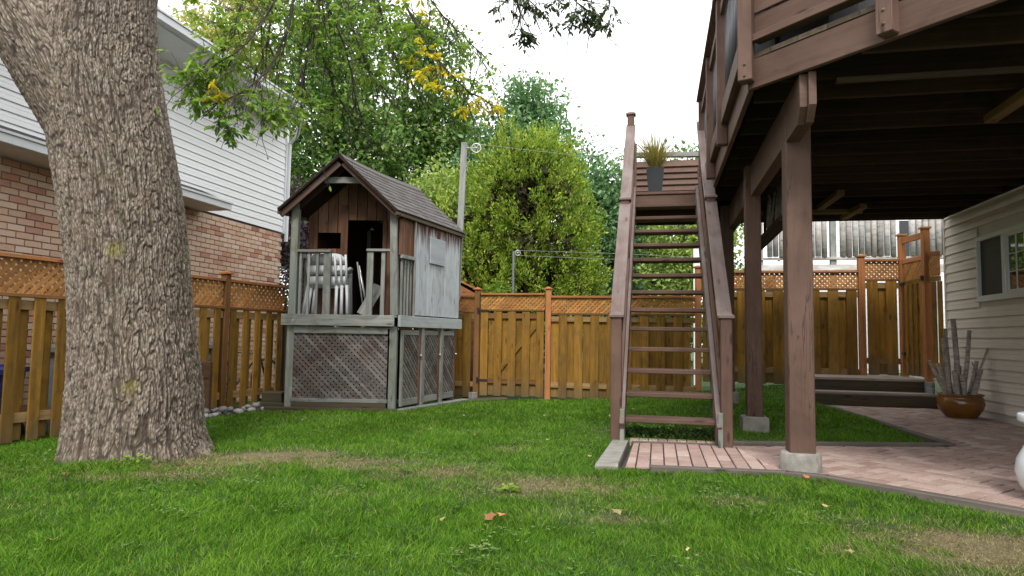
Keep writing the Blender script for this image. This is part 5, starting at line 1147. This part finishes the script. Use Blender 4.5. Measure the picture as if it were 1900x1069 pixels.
# stones along the fence foot
for k in range(46):
    s = random.uniform(2.35, 3.95) if k < 40 else random.uniform(1.9, 2.4); off = random.uniform(.02, .26); p = fa + fd * s + F((fd.y, -fd.x, 0)) * off; r_ = random.uniform(.03, .062); V = []; n = 8
    mb = MB(); V = []
    for i in range(5):
        ph = math.pi * i / 4
        for j in range(n): q = 1 + .28 * (hash2(np.int64(i * 7 + j), np.int64(k), 5) - .5); V.append((r_ * q * math.sin(ph) * math.cos(2 * math.pi * j / n) * 1.25, r_ * q * math.sin(ph) * math.sin(2 * math.pi * j / n), r_ * q * .72 * math.cos(ph)))
    mb.add(V, [(i * n + j, (i + 1) * n + j, (i + 1) * n + (j + 1) % n, i * n + (j + 1) % n) for i in range(4) for j in range(n)])
    o = mb.build('stone', M_['stone'], None, True, M=Matrix.Translation((p.x, p.y, G(p.x, p.y) + r_ * .55 + (.05 if k % 3 == 0 else 0))) @ Matrix.Rotation(random.uniform(0, 6), 4, 'Z')); tag(o, 'grey rounded field stone piled at the foot of the left fence', 'stone', 'field stones along the fence foot')
o = MB().prism([(0, 0), (.34, 0), (.34, .3), (0, .3)], 0, .16, .01).prism([(.03, .03), (.3, .03), (.3, .27), (.03, .27)], .16, .3, .01).build('planter_box', M_['old_dark'], None, M=Matrix.Translation((-3.43, 9.2, -.2))); tag(o, 'dark stepped timber block between the left fence and the playhouse', 'block')

# ------------------------------------------------------------------ beyond the right-hand fence
LG = empty('log_railing', (0, 0, 0), 'balcony railing of upright silvery half logs beyond the back fence', 'railing', rz=-TH)
x_ = 2.5; 
while x_ < 7.2:
    if not (3.72 < x_ < 3.98 or 5.17 < x_ < 5.42): MB().tube([(x_, 16 + random.uniform(-.01, .01), 2.80 + random.uniform(-.01, .01)), (x_, 16, 4.05)], .062 * random.uniform(.92, 1.05), 10).build('log_picket', M_['log'], LG, True)
    x_ += .128
for z, hh in ((2.76, .06), (2.53, .17)): board('rail', (2.2, 16.02, z), (7.4, 16.02, z), hh, .09, M_['log'], LG)
for x_ in (2.3, 3.85, 5.9): board('post', (x_, 16.08, 0), (x_, 16.08, 4.0), .12, .12, M_['grey'], LG, (1, 0, 0))
NH = empty('house', (0, 0, 0), 'pale clapboard house standing behind the log balcony beyond the back fence', 'house', rz=-TH)
MB().box((7.0, 19.3, 2.2), (6.6, 2, 5.4)).build('wall', M_['white_siding'], NH)
for k in range(30): board('siding_board', (3.68, 18.28, .3 + k * .155), (10.2, 18.28, .3 + k * .155), .15, .02, M_['white_siding'], NH)
MB().box((6.2, 18.25, 3.0), (.55, .06, 1.9)).build('door', M_['charcoal'], NH); MB().box((2.95, 18.9, 1.5), (.8, .5, 3.0)).build('porch_wall', M_['white_siding'], NH); MB().box((2.92, 18.63, 2.2), (.22, .03, .8)).build('window', M_['charcoal'], NH)
wpst = empty('porch_post', wp(.78, 14, 0), 'white square post with cap beyond the fence, seen through the stairs', 'post', rz=-TH)
MB().box((0, 0, 1.25), (.13, .13, 3.1)).build('shaft', M_['white_trim'], wpst); MB().box((0, 0, 2.83), (.2, .2, .05)).build('cap', M_['grey'], wpst); board('arm', (0, 0, 2.74), (.9, 0, 2.74), .05, .05, M_['white_trim'], wpst)
SD = empty('garden_shed', (-1.15, 13.2, -.2), 'small brown garden shed with low gable roof behind the back fence', 'shed')
MB().box((0, .5, .9), (1.4, 1.2, 1.9)).build('wall', M_['redbrown'], SD); MB().add([(-.85, -.15, 1.82), (0, -.15, 2.22), (.85, -.15, 1.82), (-.85, 1.2, 1.82), (0, 1.2, 2.22), (.85, 1.2, 1.82), (-.85, -.15, 1.86), (0, -.15, 2.26), (.85, -.15, 1.86), (-.85, 1.2, 1.86), (0, 1.2, 2.26), (.85, 1.2, 1.86)], [(6, 7, 10, 9), (7, 8, 11, 10), (0, 3, 4, 1), (1, 4, 5, 2), (0, 1, 7, 6), (1, 2, 8, 7), (3, 9, 10, 4), (4, 10, 11, 5), (0, 6, 9, 3), (2, 5, 11, 8)]).build('roof', M_['cedar_red'], SD)
MB().add([(-.7, -.101, 1.8), (.7, -.101, 1.8), (0, -.101, 2.17)], [(0, 1, 2)]).build('gable', M_['cedar_red'], SD)

# ------------------------------------------------------------------ trees and shrubs beyond
def crown(name, blobs, nleaf, size, mat, par, I, per=26, clump=.45, up=.6, droop=0.0, seed=1, asp=.55, shell=.45, fan=False):
    """leaf-sized faces gathered in clumps spread through several ellipsoids"""
    r2 = np.random.default_rng(seed); vol = np.array([b_[3] * b_[4] * b_[5] for b_ in blobs]) ** .67; vol = vol / vol.sum(); nc = nleaf // per
    which = r2.choice(len(blobs), nc, p=vol); Bc = np.array([b_[:3] for b_ in blobs])[which]; Br = np.array([b_[3:6] for b_ in blobs])[which]
    dirs = unit(r2.normal(0, 1, (nc, 3))); rad = r2.uniform(0, 1, nc) ** shell; lump = .8 + .35 * r2.random(nc)
    cc = Bc + dirs * Br * (rad * lump)[:, None]; csz = clump * r2.uniform(.45, 1.2, nc)
    C = np.repeat(cc, per, 0) + r2.normal(0, 1, (nc * per, 3)) * np.repeat(csz, per)[:, None] * (np.array([.42, .42, .85]) if fan else np.array([1, 1, .55])) * .55
    out_ = np.repeat(dirs, per, 0)
    if fan: D = unit(out_ * .8 + r2.normal(0, .5, C.shape) + np.array([0, 0, .75])); Nn = unit(r2.normal(0, 1, C.shape) + out_ * .6)
    else: D = unit(out_ * .5 + r2.normal(0, .7, C.shape) + np.array([0, 0, -droop])); Nn = unit(r2.normal(0, .55, C.shape) + out_ * .4 + np.array([0, 0, up]))
    L = size * r2.uniform(.6, 1.35, len(C)); me = leaf_mesh(name, C, D, Nn, L, L * asp * r2.uniform(.8, 1.2, len(C)), .12)
    return tag(link(name, me, mat, par, I), kind='stuff')
def tree(name, x, y, blobs, nleaf, size, mat, label, trunk_r=.15, limbs=7, cat='tree', tmat='twig', group=None, **k):
    g = G(x, y); o = empty(name, (x, y, g), label, cat, group); I = Matrix.Translation((-x, -y, -g))
    ztop = max(b_[2] for b_ in blobs); mid_ = F((x + .1, y, g + (ztop - g) * .45)); top_ = F((np.mean([b_[0] for b_ in blobs]), y, ztop))
    MB().tube([(x, y, g - .2), mid_, mid_.lerp(top_, .6), top_], [trunk_r * 1.2, trunk_r, trunk_r * .6, trunk_r * .2], 9).build('trunk', M_[tmat], o, True, M=I)
    for i in range(limbs):
        b_ = blobs[i % len(blobs)]; q = mid_.lerp(top_, random.uniform(-.35, .6)); e_ = F((b_[0] + random.uniform(-.7, .7) * b_[3], b_[1] + random.uniform(-.7, .7) * b_[4], b_[2] + random.uniform(-.1, .75) * b_[5])); h_ = q.lerp(e_, .5) + F((0, 0, .25))
        MB().tube([q, h_, e_], [trunk_r * .42, trunk_r * .25, trunk_r * .07], 6).build('limb', M_[tmat], o, True, M=I)
    crown('crown', blobs, nleaf, size, mat, o, I, **k); return o
lm = {
 'cedar': leafmat('yellow green cedar sprays', [(.04, .10, .012), (.12, .215, .02), (.22, .33, .035), (.38, .45, .07)], .25, .6, 3.2),
 'mid': leafmat('mid green leaves', [(.02, .06, .014), (.05, .13, .024), (.11, .22, .042), (.24, .32, .1)], .35),
 'bluegreen': leafmat('cool green leaves', [(.03, .085, .03), (.07, .17, .06), (.13, .26, .10), (.25, .38, .2)], .35),
 'dark': leafmat('deep green leaves', [(.015, .045, .012), (.035, .09, .02), (.07, .15, .03), (.15, .24, .05)], .3),
 'yellow': leafmat('pale yellow green leaves', [(.16, .22, .05), (.3, .34, .08), (.45, .44, .12), (.5, .5, .2)], .4),
 'lime': leafmat('lime green leaves', [(.10, .2, .03), (.2, .33, .04), (.32, .45, .07)], .4),
 'lightgreen': leafmat('light dappled leaves', [(.12, .2, .04), (.25, .35, .08), (.4, .5, .15), (.2, .3, .06)], .4),
 'purple': leafmat('dark purple leaves', [(.022, .012, .018), (.06, .03, .045), (.14, .09, .11), (.22, .17, .2)], .2),
}
tree('cedar_tree', .3, 14.2, [(.1, 14.2, 1.6, 1.75, 1.4, 1.7), (.35, 14.2, 3.4, 1.5, 1.3, 1.9), (-.75, 14.1, 2.6, 1.0, .9, 1.8), (1.1, 14.1, 2.5, .85, .9, 1.7), (.0, 14.2, 4.5, .8, .8, .85), (.75, 14.2, 4.6, .7, .7, .75)], 72000, .075, lm['cedar'], 'bushy bright yellow-green cedar rising just behind the back fence', .16, 6, clump=.25, per=60, fan=True, shell=.2, asp=.42, seed=3)
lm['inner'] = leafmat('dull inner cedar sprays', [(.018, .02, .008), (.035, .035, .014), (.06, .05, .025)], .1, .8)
_ce = [o for o in bpy.data.objects if o.name == 'cedar_tree'][0]; _g = _ce.location.z
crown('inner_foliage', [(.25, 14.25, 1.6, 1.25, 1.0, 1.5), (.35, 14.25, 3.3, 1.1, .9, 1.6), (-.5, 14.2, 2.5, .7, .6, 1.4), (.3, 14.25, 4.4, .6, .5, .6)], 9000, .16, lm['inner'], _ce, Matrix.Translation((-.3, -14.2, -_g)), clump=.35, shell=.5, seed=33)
tree('broadleaf_tree', .2, 19.5, [(.3, 19.5, 6.6, 1.5, 1.4, 1.7), (-.7, 19.5, 5.6, 1.2, 1.2, 1.4), (1.3, 19.5, 5.3, 1.1, 1.2, 1.5), (.5, 19.5, 7.9, .8, .8, .7)], 15000, .15, lm['bluegreen'], 'airy green tree whose rounded top rises directly above the cedar', .14, 8, clump=.55, seed=4)
tree('broadleaf_tree', 2.4, 16.6, [(2.3, 16.6, 3.4, 1.0, 1.0, 1.8), (3.0, 16.8, 4.2, .8, .9, 1.3), (1.9, 16.6, 4.6, .6, .8, 1.2), (2.6, 16.6, 1.4, 1.2, 1.0, 1.4)], 17000, .125, lm['bluegreen'], 'cool green leafy tree between the cedar and the stairs', .1, 8, clump=.45, seed=5)
tree('broadleaf_tree', 3.6, 18.5, [(3.7, 18.5, 2.2, 1.4, 1.0, 1.7), (3.2, 18.5, 3.4, .9, .8, .9)], 12000, .13, lm['dark'], 'dark green bushy tree seen through the stair treads', .1, 5, clump=.45, seed=6)
tree('broadleaf_tree', 4.0, 15.4, [(3.9, 15.4, 2.6, .95, .7, 1.5), (4.6, 15.6, 3.2, .7, .7, 1.0)], 10000, .11, lm['lightgreen'], 'light yellowish green small tree behind the upper stair treads', .06, 6, clump=.38, seed=7)
tree('broadleaf_tree', 5.3, 21, [(5.2, 21, 5.6, 1.6, 1.2, 1.4), (4.2, 21, 5.0, 1.2, 1.0, 1.4), (6.6, 21, 5.2, 1.2, 1.0, 1.6)], 11000, .16, lm['bluegreen'], 'distant treetop showing above the landing screen', .15, 8, clump=.6, seed=8)
tree('maple_tree', -5.4, 19, [(-5.6, 19, 7.8, 2.0, 1.8, 1.8), (-4.2, 19, 6.3, 1.6, 1.4, 1.5), (-6.6, 19, 5.6, 1.5, 1.5, 1.6), (-5.2, 19, 9.8, 1.9, 1.5, 1.5), (-5.6, 19, 4.0, 1.4, 1.2, 1.0)], 24000, .16, lm['mid'], 'tall dark-trunked maple behind the playhouse roof', .26, 10, clump=.6, seed=9, tmat='twig')
tree('maple_tree', -2.6, 21.5, [(-2.8, 21.5, 8.2, 1.9, 1.6, 1.8), (-1.6, 21.5, 6.6, 1.7, 1.5, 1.6), (-3.8, 21.5, 6.4, 1.6, 1.4, 1.6), (-2.6, 21.5, 4.6, 1.9, 1.4, 1.5), (-3.0, 21.5, 10.3, 1.4, 1.2, 1.0)], 22000, .17, lm['mid'], 'full green maple standing between the playhouse and the cedar', .22, 9, clump=.6, seed=10)
tree('broadleaf_tree', -1.75, 16.2, [(-1.7, 16.2, 3.9, 1.1, .9, 1.3), (-2.5, 16.2, 3.3, .9, .9, 1.1), (-1.5, 16.2, 2.3, 1.0, .9, 1.3)], 14000, .12, lm['lightgreen'], 'light green tree leaning over the right end of the playhouse roof', .09, 6, clump=.42, seed=11)
tree('poplar_tree', -8.7, 20, [(-8.8, 20, 9.0, 1.2, 1.2, 2.0), (-7.7, 20, 8.2, 1.0, 1.0, 1.5), (-9.6, 20, 9.4, .9, 1, 1.4), (-8.2, 20, 11.2, .8, .8, 1)], 15000, .14, lm['yellow'], 'pale yellow-green tree above the neighbouring roof', .16, 7, clump=.5, seed=12)
tree('broadleaf_tree', -6.6, 17.2, [(-6.6, 17.2, 5.0, 1.5, 1.2, 1.3), (-5.4, 17.2, 3.6, 1.0, .9, 1.3), (-7.4, 17.2, 6.7, 1.2, 1.0, 1.2)], 14000, .14, lm['dark'], 'deep green tree at the corner of the white-sided house', .16, 7, clump=.5, seed=13)
tree('purple_tree', -4.15, 13.4, [(-4.2, 13.4, 2.9, .75, .7, 1.1), (-3.95, 13.4, 1.8, .65, .6, .9)], 9000, .085, lm['purple'], 'dark purple-leaved small tree between the white house and playhouse', .05, 6, clump=.3, seed=14)
tree('shrub', -.27, 12.9, [(-.27, 12.9, 1.65, .30, .28, .38)], 2600, .06, lm['lime'], 'round lime-green shrub peeping over the back gate', .03, 4, cat='shrub', clump=.13, seed=15)
o = crown('hedgerow', [(x_, 24 + random.uniform(-1, 1), 1.6 + random.uniform(-.3, .8), 1.6, 1, 1.9) for x_ in np.arange(-12, 14, 1.7)], 22000, .2, lm['dark'], None, None, clump=.7, seed=16); tag(o, 'far dark undergrowth closing the view behind the trees', 'undergrowth')

r3 = np.random.default_rng(91); CC, DD, NN_, LL_ = [], [], [], []
for _ in range(130):
    x_, y_ = r3.uniform(-3.6, 2.6), r3.uniform(2.6, 7.5); h_ = toh(x_, y_)
    if bool(inpoly(np.array(h_[0]), np.array(h_[1]), PATIO)) or math.hypot(x_ + 2.93, y_ - 5.3) < .7: continue
    m_n = int(r3.integers(5, 26)); rr = r3.uniform(.02, .09)
    for _k in range(m_n):
        px, py = x_ + r3.normal(0, rr), y_ + r3.normal(0, rr); a0 = r3.uniform(0, 6.28); zz = G(px, py) + r3.uniform(.012, .034)
        for t_ in range(3): a = a0 + 2.094 * t_; CC.append((px, py, zz)); DD.append((math.cos(a), math.sin(a), .25)); NN_.append((r3.normal(0, .2), r3.normal(0, .2), 1)); LL_.append(r3.uniform(.009, .017))
LL_ = np.array(LL_); tag(link('clover', leaf_mesh('clover', np.array(CC), unit(np.array(DD)), unit(np.array(NN_)), LL_, LL_ * .9, .1), lm['mid']), 'small clover patches scattered through the grass', 'clover', kind='stuff')
r2 = np.random.default_rng(77); n = 2600; hx_ = r2.uniform(-.33, .6, n); hy_ = 6.2 + np.abs(r2.normal(0, .16, n)); X_ = hx_ * math.cos(TH) + hy_ * math.sin(TH); Y_ = -hx_ * math.sin(TH) + hy_ * math.cos(TH)
C = np.stack([X_, Y_, gh(X_, Y_) + r2.uniform(.01, .085, n)], 1); D = unit(r2.normal(0, 1, (n, 3)) + [0, -.3, .2]); Nn = unit(r2.normal(0, .5, (n, 3)) + [0, -.2, 1]); L = r2.uniform(.018, .045, n)
tag(link('ground_cover', leaf_mesh('ground_cover', C, D, Nn, L, L * .65, .1), lm['dark']), 'dark leafy ground cover under the bottom stair tread', 'ground cover', kind='stuff')

# ------------------------------------------------------------------ small things on the lawn
def fallen(x, y, s, k, lbl, mat='orange_leaf'):
    r2 = random.Random(k); V = [(0, 0, .0)]; n = 10
    for i in range(n): a = 2 * math.pi * i / n; rr = s * (1 if i % 2 == 0 else r2.uniform(.4, .8)) * r2.uniform(.8, 1.1); V.append((rr * math.cos(a), rr * math.sin(a), r2.uniform(-.1, .35) * s))
    mb = MB().add(V, [(0, i + 1, (i + 1) % n + 1) for i in range(n)]); mb.tube([(0, 0, 0), (s * 1.5, s * .2, s * .3)], s * .03, 4)
    o = mb.build('fallen_leaf', M_[mat], None, M=Matrix.Translation((x, y, G(x, y) + .045)) @ Matrix.Rotation(r2.uniform(0, 6), 4, 'Z') @ Matrix.Rotation(r2.uniform(-.5, .5), 4, 'X')); tag(o, lbl, 'leaf', 'fallen leaves on the lawn')
M_['yellow_dry'] = plain('dry yellow leaf', (.36, .29, .12), .7, var=.3)
fallen(-.09, 3.32, .036, 1, 'largest orange fallen leaf, curled, at the centre front of the lawn'); fallen(-.03, 3.36, .026, 2, 'small orange leaf touching the largest fallen leaf')
fallen(.55, 3.46, .03, 3, 'pale fallen leaf right of the large orange one', 'yellow_dry')
k = 10
for _ in range(44):
    x_, y_ = random.uniform(-3.4, 2.4), random.uniform(2.7, 8.0)
    if float(inpoly(np.array(toh(x_, y_)[0]), np.array(toh(x_, y_)[1]), PATIO)): continue
    fallen(x_, y_, random.uniform(.010, .027), k, 'tiny dry leaf scattered on the grass', 'yellow_dry' if k % 5 else 'orange_leaf'); k += 1
for (x_, y_, r_, h_, sd_, lb_) in ((-2.62, 4.73, .10, .09, 5, 'small leafy weed growing at the foot of the big trunk'), (0.0, 4.0, .05, .05, 6, 'tiny weed rosette in the dry grass patch'), (-3.28, 4.75, .12, .12, 8, 'dark weed tuft at the left foot of the big trunk')):
    r2 = np.random.default_rng(sd_); n = 60; a = r2.uniform(0, 6.28, n); rr = r_ * r2.random(n); C = np.stack([x_ + rr * np.cos(a), y_ + rr * np.sin(a), G(x_, y_) + h_ * r2.random(n)], 1); D = unit(np.stack([np.cos(a), np.sin(a), r2.uniform(-.2, .6, n)], 1)); Nn = unit(r2.normal(0, .4, (n, 3)) + [0, 0, 1])
    L = r2.uniform(.02, .045, n); tag(link('weed', leaf_mesh('weed', C, D, Nn, L, L * .6, .1, True), lm['lime' if sd_ != 8 else 'mid']), lb_, 'weed')
